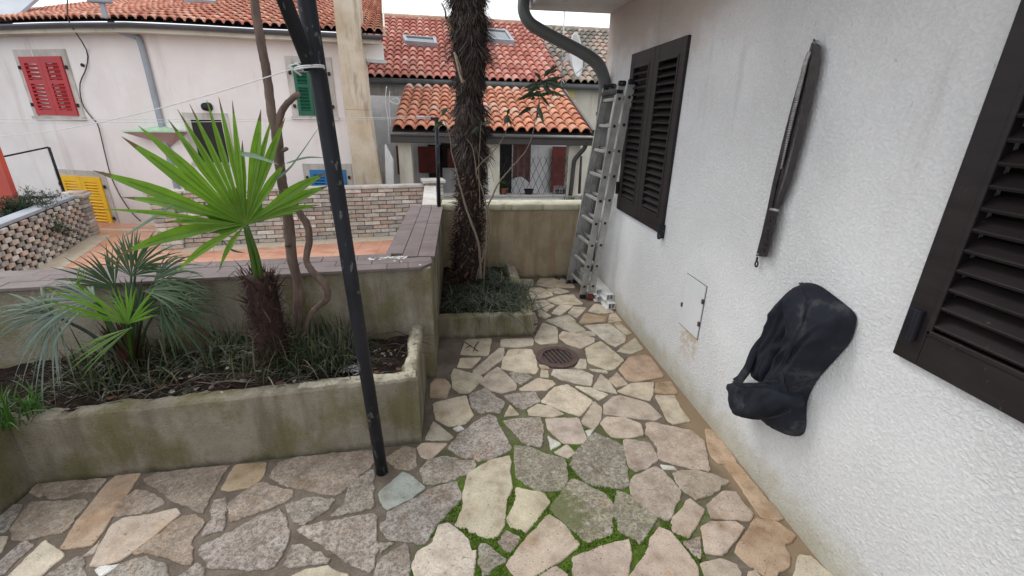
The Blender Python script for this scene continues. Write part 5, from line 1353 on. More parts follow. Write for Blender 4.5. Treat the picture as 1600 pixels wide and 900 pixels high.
# ------------------------------------------------------------------ porch
PY = 9.2
E0, E1 = ony(612, 206, PY), ony(924, 212, PY)
po_ = thing('tiled_porch', 'open porch with orange tile roof, dark gutter and pale pillars', 'porch', (0.6, 10, -1.1))
dP = (E1-E0).normalized(); nP = V((-dP.y, dP.x, 0)); T0 = ony(622, 138, 12.1); T1 = ony(858, 141, 12.3)
rise = T0.z - E0.z; dep = 2.9; pp_ = math.atan2(rise, dep)
UP = (nP*math.cos(pp_) + V((0, 0, math.sin(pp_)))).normalized(); LP = dep/math.cos(pp_)
NPc = round((E1-E0).length/0.222); wP = (E1-E0).length/NPc
S0 = E0 + V((0, 0, .05))
nPn = dP.cross(UP); nPn = nPn if nPn.z > 0 else -nPn
tr_ = onpl(856, 142, S0, nPn); sxr = (tr_-S0).dot(dP)          # right verge leans in as seen on the photo
tileroof('roof', po_, lambda c: S0 + dP*(wP*c), lambda c: UP, NPc, 9, LP/9, RO, 'roof')
mb = MB(); mb.add([S0-V((0, 0, .05)), S0+dP*wP*NPc-V((0, 0, .05)), S0+dP*wP*NPc+UP*LP-V((0, 0, .05)), S0+UP*LP-V((0, 0, .05))], [(0, 1, 2, 3)]); mb.build('roof_deck', M['darkin'], po_)
mb = MB(); a = S0 + dP*(wP*NPc); mb.bar(a+V((.03, 0, .0)), a+UP*LP+V((.03, 0, 0)), .05, .12); mb.build('verge_board', M['brownmetal'], po_)
mb = MB(); mb.bar(E0 + V((-.02, -.05, -.05)), E1 + V((.05, -.05, -.05)), .13, .035); mb.bar(E0+V((-.02, -.03, -.12)), E1+V((.04, -.03, -.12)), .10, .14); mb.build('gutter', M['brownmetal'], po_, bevel=.012)
mb = MB()
def py_(px, py, Y=PY+.25): return ony(px, py, Y)
pil = []
for (xa, xb_) in ((625, 645), (762, 780), (885, 903)):
    a, b = py_(xa, 260), py_(xb_, 260); mb = MB(); mb.box((a.x, PY+.12, -1.1), (b.x, PY+.12+(b.x-a.x), E0.z-.1)); mb.build('pillar', M['cream'], po_, bevel=.01)
lowz = ony(700, 306, PY).z
mb = MB(); mb.box((ony(612, 300, PY).x, PY+.1, -1.3), (ony(925, 300, PY).x+.05, PY+.3, lowz-.03)); mb.build('low_wall', M['white'], po_)
mb = MB(); mb.box((ony(612, 300, PY).x, PY+.06, lowz-.028), (ony(925, 300, PY).x+.1, PY+.34, lowz)); mb.build('low_wall_cap', M['greyrender'], po_)
mb = MB(); YB = 11.9; mb.box((-2.2, YB, -1.3), (ony(893, 250, YB).x, YB+.2, 2.0)); mb.build('back_wall', M['white'], po_)
mb = MB(); mb.box((-2, PY+.1, -1.25), (4, YB, -1.1)); mb.build('floor', M['asphalt'], po_)
def panel(nm, x0, y0, x1, y1, mat, Y=YB-.03, th=.04, sl=0):
    a, b = ony(x0, y1, Y), ony(x1, y0, Y); mb = MB(); mb.box((a.x, Y-th, a.z), (b.x, Y, b.z)); o = mb.build(nm, mat, po_)
    if sl:
        s_ = MB()
        for k in range(sl):
            z = a.z+(b.z-a.z)*(.12+.8*k/sl); s_.box((a.x+.06, Y-th-.012, z), (b.x-.06, Y-th+.004, z+.022))
        s_.build('louvres', mat, o)
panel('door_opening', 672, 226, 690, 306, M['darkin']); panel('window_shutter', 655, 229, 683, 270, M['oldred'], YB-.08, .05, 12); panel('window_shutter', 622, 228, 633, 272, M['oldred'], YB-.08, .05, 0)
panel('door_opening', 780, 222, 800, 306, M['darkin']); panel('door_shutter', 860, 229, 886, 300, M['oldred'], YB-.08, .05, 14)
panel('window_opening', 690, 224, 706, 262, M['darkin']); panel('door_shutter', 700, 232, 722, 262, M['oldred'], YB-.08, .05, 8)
# downpipe of the porch
mb = MB(); mb.tube(spline([ony(916, 219, PY-.05), ony(914, 230, PY-.02), ony(905, 241, PY+.02), ony(898, 250, PY+.04), ony(896, 262, PY+.05), ony(893, 290, PY+.05), ony(891, 305, PY+.05)], 4), .045, 12); mb.tube([ony(908, 244, PY+.3), ony(905, 303, PY+.3)], .03, 10)
mb.build('downpipe', M['brownmetal'], po_, True)
# expanding lattice trellis on the low wall
lt = MB(); za = lowz + .01; zb_ = ony(800, 245, PY).z; x0, x1 = ony(764, 300, PY).x, ony(888, 300, PY).x; Hh = zb_-za; st = .135
k = 0; x = x0 - Hh*.45
while x < x1:
    for sg, yy in ((1, PY+.13), (-1, PY+.15)):
        a, b = V((x, yy, za)), V((x+Hh*.45, yy, zb_))
        if sg < 0: a, b = V((x+Hh*.45, yy, za)), V((x, yy, zb_))
        # clip to the opening
        def cl(p, q):
            ts_ = [0, 1]; dx_ = q.x-p.x
            for bound in (x0, x1):
                t = (bound-p.x)/dx_
                if (p.x < bound) != (q.x < bound):
                    if (bound == x0) == (dx_ > 0): ts_[0] = max(ts_[0], t)
                    else: ts_[1] = min(ts_[1], t)
            return p.lerp(q, ts_[0]), p.lerp(q, ts_[1])
        if max(a.x, b.x) < x0 or min(a.x, b.x) > x1: continue
        a2, b2 = cl(a, b)
        if (b2-a2).length > .05: lt.bar(a2, b2, .006, .016, (0, 1, 0))
    x += st
lt.build('trellis', M['black'], label='black expanding lattice trellis standing on the low wall of the porch', cat='trellis')
# brown cloths hung under the porch
def cloth(x0, y0, x1, y1, lb, Y=PY+.5, seed=0):
    a, b = ony(x0, y0, Y), ony(x1, y0, Y); zl = ony(x0, y1, Y).z; nx, nz = 26, 18; vs = []
    for j in range(nz+1):
        for i in range(nx+1):
            u, v = i/nx, j/nz; vs.append(V((a.x+(b.x-a.x)*u, Y + .03*math.sin(u*17+seed)*(.3+v) + .015*mnoise.noise(V((u*6, v*3, seed))), a.z + (zl + .07*math.sin(u*4+seed) - a.z)*v)))
    m = MB(); m.add(vs, [(j*(nx+1)+i, j*(nx+1)+i+1, (j+1)*(nx+1)+i+1, (j+1)*(nx+1)+i) for j in range(nz) for i in range(nx)])
    o = m.build('hanging_cloth', M['cloth'], smooth=True, label=lb, cat='cloth'); s_ = o.modifiers.new('s', 'SOLIDIFY'); s_.thickness = .006
cloth(802, 219, 830, 281, 'brown cloth with a wavy hem hanging in the porch opening behind the trellis')
# pots and crate on the low wall
def pot(px, py, r, h, lb, mat='terracotta', leaves=0, Y=PY+.2, cat='plant pot'):
    p = ony(px, py, Y); p.z = lowz+.002; t = thing('plant_pot', lb, cat, p); mb = MB()
    mb.tube([p, p+V((0, 0, h*.85)), p+V((0, 0, h*.85)), p+V((0, 0, h)), p+V((0, 0, h)), p+V((0, 0, h*.8))], [r*.7, r*.95, r*1.08, r*1.08, r*.9, r*.85], 18); mb.build('pot', M[mat], t)
    if leaves:
        lf = MB()
        for _ in range(leaves):
            a = ru(0, 6.28); e = ru(.3, 1.2); L = ru(.08, .2); b = p+V((0, 0, h)); dd = V((math.cos(a)*math.cos(e), math.sin(a)*math.cos(e), math.sin(e)))
            lf.ribbon([b, b+dd*L*.5, b+dd*L-V((0, 0, .03))], [.008, .022, .002], V((-math.sin(a), math.cos(a), 0)), (ru(.05, .09), ru(.09, .16), .03, 0))
        lf.build('leaves', M['leafdull'], t)
pot(826, 305, .10, .10, 'small round dark bowl pot on the porch wall in the middle of the trellis', 'darkin')
pot(787, 306, .09, .13, 'terracotta pot with a dark bushy plant by the left end of the trellis', 'terracotta', 120)
cr = thing('wire_basket', 'wire basket on the porch wall near the right end of the trellis', 'basket', (ony(876, 304, PY+.3).x, PY+.25, lowz)); mb = MB(); b0 = cr.location.copy()
for z in (0.004, .05, .10, .15): 
    q = [b0+V((sx*.16, sy*.08, z)) for sx, sy in ((-1, -1), (1, -1), (1, 1), (-1, 1))]
    for i in range(4): mb.tube([q[i], q[(i+1) % 4]], .005, 5)
for k in range(7): mb.tube([b0+V((-.16+k*.053, -.08, 0)), b0+V((-.16+k*.053, -.08, .15))], .004, 5)
mb.build('wires', M['zinc'], cr); mb = MB(); mb.box((b0.x-.13, b0.y-.05, b0.z+.005), (b0.x+.1, b0.y+.05, b0.z+.1)); mb.build('contents', M['darkin'], cr, bevel=.02)
# white sloping end wall left of the porch
mb = MB(); q = [ony(603, 300, 9.0), ony(614, 300, 9.0), ony(613, 250, 9.0), ony(601, 226, 9.0)]; q = q[:2]+q[2:]
mb.add(q + [v+V((0, .18, 0)) for v in q], [(0, 1, 2, 3), (7, 6, 5, 4)] + [(i, 4+i, 4+(i+1) % 4, (i+1) % 4) for i in range(4)])
mb.build('end_wall', M['white'], label='narrow white wall with a sloping top left of the porch pillars', cat='wall')

# loose coil of white cable on the wall beside the porch roof, and a short vent pipe
c_ = ony(616, 158, 9.3); mb = MB()
for k in range(5):
    rr = ru(.06, .11); mb.tube([c_ + V((rr*1.2*math.cos(a)+ru(-.004, .004), -.02-.006*k, rr*.5*math.sin(a)+.02*math.sin(2*a))) for a in [i*math.pi/10 for i in range(21)]], .005, 5, None, False)
mb.tube(spline([ony(604, 135, 9.3), ony(602, 160, 9.3), ony(606, 185, 9.3), ony(608, 225, 9.3)], 4), .008, 5); mb.tube(spline([ony(609, 142, 9.3), ony(608, 170, 9.3), ony(611, 200, 9.3)], 4), .006, 5)
mb.build('cable_coil', M['cord'], smooth=True, label='loose coil of white cable hanging by the left edge of the porch roof', cat='cable')
# ================================================================== plants
def rv(s=1.0): return V((ru(-s, s), ru(-s, s), ru(-s, s)))
# ---- tall hairy palm in the corner planter
tp = thing('tall_palm', 'tall palm with a thick dark shaggy fibre-covered trunk in the corner planter', 'palm', (0.08, 3.92, 0.15))
axis_px = [(731, 436, 3.92), (731, 380, 3.92), (734, 320, 3.91), (737, 250, 3.9), (735, 200, 3.9), (733, 150, 3.9), (735, 100, 3.9), (733, 50, 3.9), (731, 0, 3.9), (731, -40, 3.9)]
AX = [ony(*p) for p in axis_px]; AX[0].z = 0.12
tdir = (AX[-1]-AX[-3]).normalized()
AX += [AX[-1] + V((0, 0, .5)), AX[-1] + V((0, 0, 1.1)), AX[-1] + V((0, 0, 1.7))]
AR = [.155, .138, .122, .125, .125, .105, .118, .128, .120, .13, .13, .13, .12]
AXs = spline(AX, 8)
def rad_at(i):
    t = i/8; k = min(int(t), len(AR)-2); return AR[k] + (AR[k+1]-AR[k])*(t-k)
mb = MB(); mb.tube(AXs, [rad_at(i)*(.86 + .10*mnoise.noise(V((i*.7, 0, 0)))) for i in range(len(AXs))], 18, (0.035, 0.026, 0.022, 0))
mb.build('trunk', M['fibre'], tp, True)
mb = MB()
TIER = [ony(735, y, 3.9).z for y in (-60, -30, -5, 24, 50, 76, 124, 168, 198, 232)]
FC = [(0.045, 0.034, 0.032), (0.085, 0.064, 0.056), (0.135, 0.105, 0.09), (0.06, 0.045, 0.040), (0.20, 0.16, 0.135)]
def hair(p, o, side, r, L, dn, outw, c, curl=0.0, wd=.01):
    b = p + o*r; d0 = (o*outw + V((0, 0, dn)) + side*ru(-.5, .5)).normalized(); d1 = (d0*.6 + V((0, 0, -.5)) + side*curl).normalized()
    pts = [b, b + d0*L*.35, b + d0*L*.6 + d1*L*.12, b + d0*L*.7 + d1*L*.4]
    mb.ribbon(pts, [wd, wd*.9, wd*.6, .0008], side + rv(.5), c, ru(-.3, .3))
for i in range(9000):
    t = rnd()*(len(AXs)-1); k = int(t); p = AXs[k].lerp(AXs[min(k+1, len(AXs)-1)], t-k); an = ru(0, 6.283); z = p.z
    o = V((math.cos(an), math.sin(an), 0)); side = V((-o.y, o.x, 0)); r = rad_at(k)*ru(.80, .98); cc = random.choice(FC); c = ru(.35, 1.0); cc = (cc[0]*c, cc[1]*c, cc[2]*c, 0)
    if z < 1.15:      # woody leaf bases and short fibre low down
        hair(p, o, side, r, ru(.03, .08), ru(-.6, .9), ru(.15, .8), (cc[0]*1.15, cc[1]*.9, cc[2]*.82, 0), 0, ru(.005, .022))
    else: hair(p, o, side, r, ru(.04, .09), -ru(.5, 1.2), ru(.05, .35), cc, ru(-.2, .2), ru(.004, .014))
for zt in TIER:
    sw = ru(0, 6.28)
    for i in range(520):
        z = zt + ru(-.05, .03); k = min(range(len(AXs)), key=lambda q: abs(AXs[q].z-z)); p = AXs[k].copy(); p.z = z; an = ru(0, 6.283)
        o = V((math.cos(an), math.sin(an), 0)); side = V((-o.y, o.x, 0)); cl = math.sin(an*3+sw); c = ru(.4, 1.05); cc = random.choice(FC); lump = max(.25, .62 + .75*mnoise.noise(V((math.cos(an)*1.3, math.sin(an)*1.3, zt*7))))
        hair(p, o, side, rad_at(k)*.92, ru(.08, .16)*lump*1.3, -ru(.15, .9), ru(.35, .85)*lump*1.5, (cc[0]*c, cc[1]*c, cc[2]*c, 0), cl*.7, ru(.003, .009))
mb.build('fibre', M['fibre'], tp)
mb = MB()
LB = []
for i in range(70):     # old leaf bases, on the lower trunk
    t = ru(0, 4.2)*8; k = int(t); p = AXs[k]; an = ru(0, 6.283); o = V((math.cos(an), math.sin(an), 0)); side = V((-o.y, o.x, 0)); r = rad_at(k)
    b = p + o*r*.85; dd = (o*ru(.5, 1.0) + V((0, 0, ru(.1, .8)))).normalized(); L = ru(.05, .11); c = ru(.6, 1.2)
    mb.ribbon([b, b+dd*L*.6, b+dd*L], [.05, .032, .012], side, (.10*c, .068*c, .05*c, 0), .25)
for (x, y, x2, y2) in ((712, 85, 722, 125), (722, 125, 726, 130), (709, 50, 690, 28), (697, 30, 690, 5)):
    a, b = ony(x, y, 3.70), ony(x2, y2, 3.68); m2 = MB(); m2.tube([a, (a+b)/2+V((.01, -.02, 0)), b], [.008, .006, .005], 7, (.22, .17, .12, 0)); m2.build('dead_stalk', M['fibre'], tp, True)
mb.build('leaf_bases', M['fibre'], tp, kind='stuff')
mb = MB()
mb.tube(spline([ony(710, 82, 3.7), ony(714, 98, 3.68), ony(718, 115, 3.67), ony(723, 130, 3.66)], 4), .008, 7, (.34, .28, .20, 0))
mb.build('dead_stalk', M['fibre'], tp, True)
def fan(mb, hub, ax, nrm, Rr, nl, spread, droop, colr, wf=1.0, jit=0.1, fold=.35, cup=0.0, split=.45):
    ax = ax.normalized(); side = ax.cross(nrm).normalized(); nrm = side.cross(ax).normalized(); dth = spread/nl
    for k in range(nl):
        th = -spread/2 + spread*(k+.5)/nl; th2 = th + ru(-.25, .25)*dth
        lift = ru(-1, 1)*jit*.9; d = (ax*math.cos(th2) + side*math.sin(th2) + nrm*lift).normalized(); tang = (-ax*math.sin(th2) + side*math.cos(th2))
        L = Rr*(1 - .22*abs(th/(spread/2))**2)*ru(.92, 1.06); pts = []; wd = []
        dr = droop*ru(1-jit*3, 1+jit*4); nn_ = 7; kink = ru(0, jit)
        for i in range(nn_):
            t = i/(nn_-1); p = hub + d*(L*t) + nrm*(cup*L*t*(1-t)*2) + V((0, 0, -dr*L*t**2.6)) + tang*(kink*L*t**3*.3)
            pts.append(p)
            w = 2*math.tan(dth/2)*L*min(t, split)*1.04 if t <= split else 2*math.tan(dth/2)*L*split*(1-((t-split)/(1-split))**1.3)
            wd.append(max(.0012, w*wf))
        c = ru(.85, 1.15); mb.ribbon(pts, wd, tang, (colr[0]*c*ru(.9, 1.1), colr[1]*c, colr[2]*c, 0), fold)
# crown high above the picture
ct = AXs[-1]
for k in range(13):
    an = k*2.4; e = ru(-.1, .9); dd = V((math.cos(an)*math.cos(e), math.sin(an)*math.cos(e), math.sin(e))); mb = MB()
    h = ct + dd*.55; mb.tube([ct, ct+dd*.3+V((0, 0, .03)), h], [.014, .011, .009], 6, (.06, .10, .02, 0))
    fan(mb, h, dd+V((0, 0, -.2)), V((0, 0, 1)), .5, 24, 3.9, .25, (.05, .09, .025)); mb.build('frond', M['leafdull'], tp)

# ---- young fan palm with the big bright frond
YH = 2.02
fp = thing('young_fan_palm', 'young fan palm with one big bright green frond on a shaggy stump', 'palm', ony(430, 600, 2.16))
tb, tt = ony(432, 606, 2.16), ony(404, 432, 2.10); tb.z = min(tb.z, .37)
mb = MB(); TP = spline([tb, tb.lerp(tt, .5)+V((.01, 0, 0)), tt], 8); mb.tube(TP, [.075-.02*abs(i/16-.35) for i in range(17)], 14, (.04, .022, .018, 0)); mb.build('trunk', M['fibre'], fp, True)
mb = MB()
for i in range(1500):
    t = ru(0, 16); k = int(t); p = TP[k].lerp(TP[min(16, k+1)], t-k); an = ru(0, 6.283); o = V((math.cos(an), math.sin(an), 0)); side = V((-o.y, o.x, 0))
    dd = (o*ru(.1, .8) + V((0, 0, ru(-.3, 1.2))) + side*ru(-.4, .4)).normalized(); L = ru(.03, .10); c = ru(.5, 1.2)
    cc = random.choice([(.055, .028, .022), (.09, .045, .032), (.13, .075, .055), (.035, .02, .016)]); b = p + o*ru(.035, .065)
    mb.ribbon([b, b+dd*L*.5, b+dd*L], [ru(.004, .013), ru(.003, .008), .001], side, (cc[0]*c, cc[1]*c, cc[2]*c, 0))
mb.build('fibre', M['fibre'], fp)
mb = MB()
for i in range(85):
    t = ru(1, 16); k = int(t); p = TP[k]; an = ru(0, 6.283); o = V((math.cos(an), math.sin(an), 0)); side = V((-o.y, o.x, 0)); dd = (o*ru(.3, .8) + V((0, 0, ru(.5, 1.1)))).normalized(); L = ru(.05, .12); c = ru(.5, 1.3)
    mb.ribbon([p+o*.05, p+o*.05+dd*L*.5, p+o*.05+dd*L], [ru(.016, .03), ru(.012, .02), ru(.002, .01)], side, (.085*c, .042*c, .03*c, 0), .35)
mb.build('leaf_bases', M['fibre'], fp, kind='stuff')
hub = ony(384, 352, YH); mb = MB()
ptb = tt + V((0, 0, -.04))
for (dx, r0, r1) in ((-.006, .013, .010), (.010, .011, .008)):
    mb.tube(spline([ptb+V((dx, 0, 0)), ptb.lerp(hub, .5)+V((dx*1.4+.008, -.01, 0)), hub+V((dx*.3, 0, 0))], 5), [r0 + (r1-r0)*i/10 for i in range(11)], 10, (.10, .19, .035, 0))
mb.build('petiole', M['leaf'], fp, True)
tips = [(342,420,.22,1.9),(275,420,.10,1.86),(183,398,.14,1.8),(222,372,.10,1.9),(255,344,.05,1.92),(160,324,.02,1.86),(190,300,.03,2.1),(143,261,.00,1.88),(187,208,-.01,1.9),(217,188,-.02,1.93),(259,182,-.02,1.97),(276,164,-.02,2.0),(297,156,-.02,2.03),(318,150,-.02,2.06),(343,145,-.02,2.1),(362,151,0,2.12),(376,215,0,2.14),(410,166,0,2.15),(424,172,0,2.16),(444,178,.0,2.2),(447,252,.06,2.2),(509,264,.03,2.28),(514,287,.04,2.28),(500,318,.08,2.2),(470,330,.06,2.2)]
mb = MB(); T3 = []
for (x, y, dr, Y) in tips: T3.append((ony(x, y, Y), dr))
n = len(T3)
vdir = (hub - CAM).normalized()
for k in range(n):
    tip, dr = T3[k]; L = (tip-hub).length; d0 = (tip-hub)
    # neighbour spacing sets the blade width
    def ang(i): q = T3[i][0]-hub; return math.atan2(q.z, q.x)
    gaps = []
    for j in (k-1, k+1):
        if 0 <= j < n:
            g_ = abs(ang(k)-ang(j)); g_ = min(g_, 6.283-g_); gaps.append(g_)
    w_ang = min(.19, max(.085, sum(gaps)/len(gaps)*1.08))
    side = d0.cross(vdir).normalized(); pts = []; wd = []
    for i in range(10):
        t = i/9; bow = V((0, 0, dr*1.6*L*(t*(1-t)))) + vdir*(-.03*math.sin(t*3.14))
        pts.append(hub + d0*t + bow)
        s_ = .52; L2 = min(L, .5)
        w = w_ang*L2*min(t, s_) if t <= s_ else w_ang*L2*s_*(1-((t-s_)/(1-s_))**1.5)
        wd.append(max(.0015, w*1.06))
    c = ru(.9, 1.1); cc = (.15*c, .285*c, .022*c, 0) if y < 400 else (.11, .19, .03, 0)
    mb.ribbon([p_ + V((0, 0, -.10*L*max(0, i_/9-.62)**1.3)) + side*(.03*L*math.sin(k*2.3)*max(0, i_/9-.5)) for i_, p_ in enumerate(pts)], wd, side, cc, .42, (.16, .11, .05, 0) if rnd() < .8 else None, 1)
    # pale rib line down the middle of each fold
    mb.tube([pts[i] - vdir*.0015 for i in range(0, 8)], [.0014]*8, 4, (.20*c, .34*c, .06*c, 0), False)
    # pleats fill the gap near the hub
    if k+1 < n and gaps[-1] < .45:
        t2, _ = T3[k+1]; a = hub + (tip-hub)*(.40); b = hub + (t2-hub)*(.40*L/max(L, (t2-hub).length)); m_ = hub + ((tip-hub).normalized()+(t2-hub).normalized()).normalized()*min(L, (t2-hub).length)*.30
        mb.add([hub + vdir*.003, a + vdir*.006, m_ + vdir*.008, b + vdir*.006], [(0, 1, 2), (0, 2, 3)], (.095*c, .215*c, .02*c, 0))
mb.build('frond', M['leaf'], fp)
# thin old grey leaf strips crossing behind it
mb = MB()
def strap(pts, w, c, sd=V((0, 0, 1))):
    P = spline([ony(*p) for p in pts], 5); n_ = len(P); mb.ribbon(P, [max(.0012, w*math.sin(math.pi*min(1, (.12+.88*i/(n_-1)))**.9)) for i in range(n_)], sd, c, .2)
gr = (.17, .24, .17, 0)
strap([(375,358,2.1),(420,290,2.12),(455,260,2.15),(503,192,2.2)], .014, gr); strap([(375,240,2.05),(400,244,2.05),(435,257,2.05)], .02, (.3, .42, .32, 0)); strap([(448,255,2.1),(480,246,2.1),(510,247,2.1)], .008, gr)
strap([(286,300,2.0),(262,325,2.0),(232,345,2.0),(205,362,2.0),(190,372,2.0)], .014, (.22, .29, .23, 0)); strap([(288,296,2.0),(320,300,2.0),(352,314,2.0)], .014, gr)
strap([(345,372,1.95),(362,390,1.95),(382,395,1.95)], .012, (.07, .12, .03, 0)); strap([(333,360,1.95),(334,395,1.95),(343,428,1.95)], .008, (.06, .09, .03, 0))
mb.build('dry_leaflet', M['leafdull'], fp)

# ---- low bluish fan palm, many dull fronds
bp = thing('low_fan_palm', 'low sprawling fan palm with many dull grey green fronds at the left', 'palm', ony(210, 600, 2.15))
c0 = ony(215, 590, 2.2); c0.z = .36
G1c, G2c, G3c = (.055, .105, .045), (.040, .080, .030), (.125, .26, .02)
def frond(hubpx, Y, axpx, Y2, Rr, nl, spread, droop, colr, nrm=None, fold=.35, wf=1.0, mat='leafdull', base=None, lbl=None):
    h = ony(*hubpx, Y); ax = ony(*axpx, Y2) - h; mb = MB(); nv_ = nrm if nrm is not None else V((0, -.8, .6))
    b = base or c0; mb.tube(spline([b, b.lerp(h, .55)+V((0, 0, .04)), h], 5), [.008-.003*i/10 for i in range(11)], 7, (colr[0]*.9, colr[1]*.9, colr[2], 0))
    fan(mb, h, ax, nv_, Rr*(.84 if mat == 'leafdull' else 1), nl, spread, droop, colr, wf*.98, .16, fold); return mb.build('frond', M[mat], bp, False, lbl)
frond((205, 432), 2.28, (205, 360), 2.3, .33, 22, 2.6, .22, G1c)
frond((212, 420), 2.32, (235, 370), 2.35, .30, 20, 2.4, .15, G1c)
frond((240, 440), 2.25, (290, 420), 2.2, .40, 22, 2.4, .35, G2c)
frond((225, 455), 2.15, (330, 440), 2.2, .34, 15, 1.5, .22, G1c, V((0, -.4, .9)))
frond((150, 470), 2.05, (60, 465), 2.0, .36, 22, 2.4, .35, (.10, .145, .105), V((0, -.4, .9)))
frond((88, 495), 1.98, (40, 560), 1.9, .32, 18, 2.6, .55, (.12, .165, .13), V((-.3, -.6, .8)))
frond((80, 492), 2.0, (30, 470), 2.0, .30, 16, 2.2, .45, (.09, .13, .09), V((0, -.3, .9)))
frond((250, 480), 2.2, (350, 500), 2.2, .34, 18, 2.2, .30, G2c, V((0, -.5, .8)))
frond((180, 450), 2.3, (120, 400), 2.3, .32, 18, 1.8, .20, G2c)
frond((120, 440), 2.1, (135, 400), 2.1, .12, 8, 1.3, .1, (.10, .19, .03), wf=.8)
frond((200, 506), 1.93, (160, 488), 1.90, .33, 9, .62, .10, G3c, V((0, -.9, .4)), mat='leaf', lbl='bright green frond low in the middle')
frond((200, 506), 1.93, (212, 450), 1.95, .20, 12, 1.9, .03, G3c, V((0, -.9, .4)), mat='leaf', lbl='bright green frond low in the middle')
frond((205, 512), 1.93, (110, 560), 1.85, .27, 9, .8, .15, (.09, .18, .02), V((0, -.6, .7)), mat='leaf')
frond((215, 490), 2.2, (215, 440), 2.2, .28, 16, 3.0, .25, (.035, .06, .03))
mb = MB()
for k in range(240):
    an = ru(0, 6.28); r = ru(.02, .07); b = c0 + V((math.cos(an)*r, math.sin(an)*r*.8, ru(-.02, .18))); dd = V((math.cos(an)*.4, math.sin(an)*.4, 1)).normalized()
    mb.ribbon([b, b+dd*.05, b+dd*ru(.07, .12)], [.012, .008, .001], V((-math.sin(an), math.cos(an), 0)), (ru(.05, .12), ru(.03, .06), .025, 0))
mb.build('stump', M['fibre'], bp)
mb = MB(); mb.tube([ony(285, 490, 2.3), ony(325, 528, 2.2)], [.012, .016], 8, (.13, .07, .05, 0)); mb.build('dead_stalk', M['stem'], bp, True)

# ---- twisted bare trunk
tw = thing('bare_tree', 'thin leafless brown tree with twisting stems left of the black pole', 'tree', ony(466, 590, 2.3))
def ptube(pts, rads, name, par, mat='bark', nseg=7, c=None, n=6):
    P = spline([ony(*p) for p in pts], n); m = len(P); rr = []
    for i in range(m):
        t = i/(m-1)*(len(rads)-1); k = min(int(t), len(rads)-2); rr.append((.82 if mat == 'bark' else .8)*(rads[k]+(rads[k+1]-rads[k])*(t-k))*(1+.10*mnoise.noise(P[i]*14)))
    b = MB(); b.tube([p + rv(.0015) for p in P], rr, 12 if rads[0] > .01 else nseg, c); return b.build(name, M[mat], par, True)
YT = 2.33
ptube([(462,590,YT),(463,540,YT),(466,480,YT),(465,440,YT),(456,405,YT),(452,360,YT),(447,320,YT),(441,285,YT),(435,245,YT),(432,205,YT),(424,175,YT),(420,140,YT),(414,100,YT),(407,60,YT),(400,20,YT),(395,-30,YT),(390,-90,YT)], [.036,.034,.031,.030,.031,.033,.030,.028,.030,.028,.024,.024,.024,.024,.023,.022,.02], 'trunk', tw)
ptube([(432,205,YT),(436,185,YT),(446,165,YT-.02),(458,153,YT-.04),(466,147,YT-.05)], [.020,.020,.018,.017,.015], 'branch', tw)
ptube([(446,295,YT-.02),(456,312,YT-.03),(468,332,YT-.04),(480,352,YT-.04),(483,375,YT-.04),(479,400,YT-.05),(481,414,YT-.05),(492,428,YT-.06),(506,443,YT-.06),(512,458,YT-.05),(508,470,YT-.03),(496,480,YT),(484,495,YT),(476,530,YT),(470,585,YT)], [.015,.019,.021,.021,.020,.019,.020,.022,.023,.022,.020,.018,.018,.018,.018], 'branch', tw)
ptube([(452,383,YT-.02),(447,384,YT-.06)], [.012, .010], 'twig_stub', tw); ptube([(448,232,YT-.02),(442,236,YT-.06)], [.011, .009], 'twig_stub', tw)

# ---- thin shrub in front of the tall palm
ts_ = thing('thin_shrub', 'spindly pale stemmed shrub with few drooping leaves before the shaggy palm', 'shrub', ony(752, 432, 3.7))
Y3 = 3.66; sc_c = (.22, .17, .13, 0)
SR = [([(752,436,Y3),(750,405,Y3),(748,382,Y3),(738,352,Y3),(728,324,Y3),(720,295,Y3),(712,262,Y3),(706,240,Y3),(703,215,Y3),(697,195,Y3),(690,178,Y3)], [.016,.016,.015,.014,.013,.010,.007,.006,.005,.004,.003]),
 ([(756,436,Y3),(758,400,Y3),(763,378,Y3),(768,350,Y3),(762,325,Y3),(768,310,Y3),(778,288,Y3),(792,270,Y3),(810,250,Y3),(824,232,Y3),(832,210,Y3),(837,185,Y3),(842,160,Y3),(838,140,Y3),(832,125,Y3)], [.012,.011,.010,.010,.011,.010,.009,.009,.008,.007,.006,.005,.005,.004,.003]),
 ([(748,436,Y3),(752,408,Y3),(759,384,Y3),(761,350,Y3),(760,325,Y3),(755,300,Y3),(748,280,Y3),(744,268,Y3),(752,255,Y3),(768,240,Y3),(785,218,Y3),(792,200,Y3),(794,175,Y3)], [.010,.010,.009,.009,.009,.008,.008,.007,.007,.006,.005,.004,.003]),
 ([(744,268,Y3),(742,250,Y3),(738,230,Y3),(730,218,Y3)], [.006,.006,.005,.004]), ([(750,325,Y3),(749,290,Y3),(748,255,Y3),(750,220,Y3),(752,190,Y3)], [.005,.005,.004,.004,.003]),
 ([(838,140,Y3),(846,125,Y3),(858,115,Y3),(872,104,Y3),(884,90,Y3)], [.004,.004,.004,.003,.003]), ([(842,160,Y3),(848,145,Y3),(852,130,Y3),(850,115,Y3)], [.004,.003,.003,.002]),
 ([(760,384,Y3),(756,400,Y3),(748,420,Y3),(744,438,Y3)], [.007,.007,.007,.007]), ([(750,245,Y3),(766,262,Y3),(772,285,Y3)], [.004,.003,.002])]
for i, (p, r) in enumerate(SR): ptube(p, [q*.85 for q in r], 'stem', ts_, 'stem', 7, sc_c)
mb = MB()
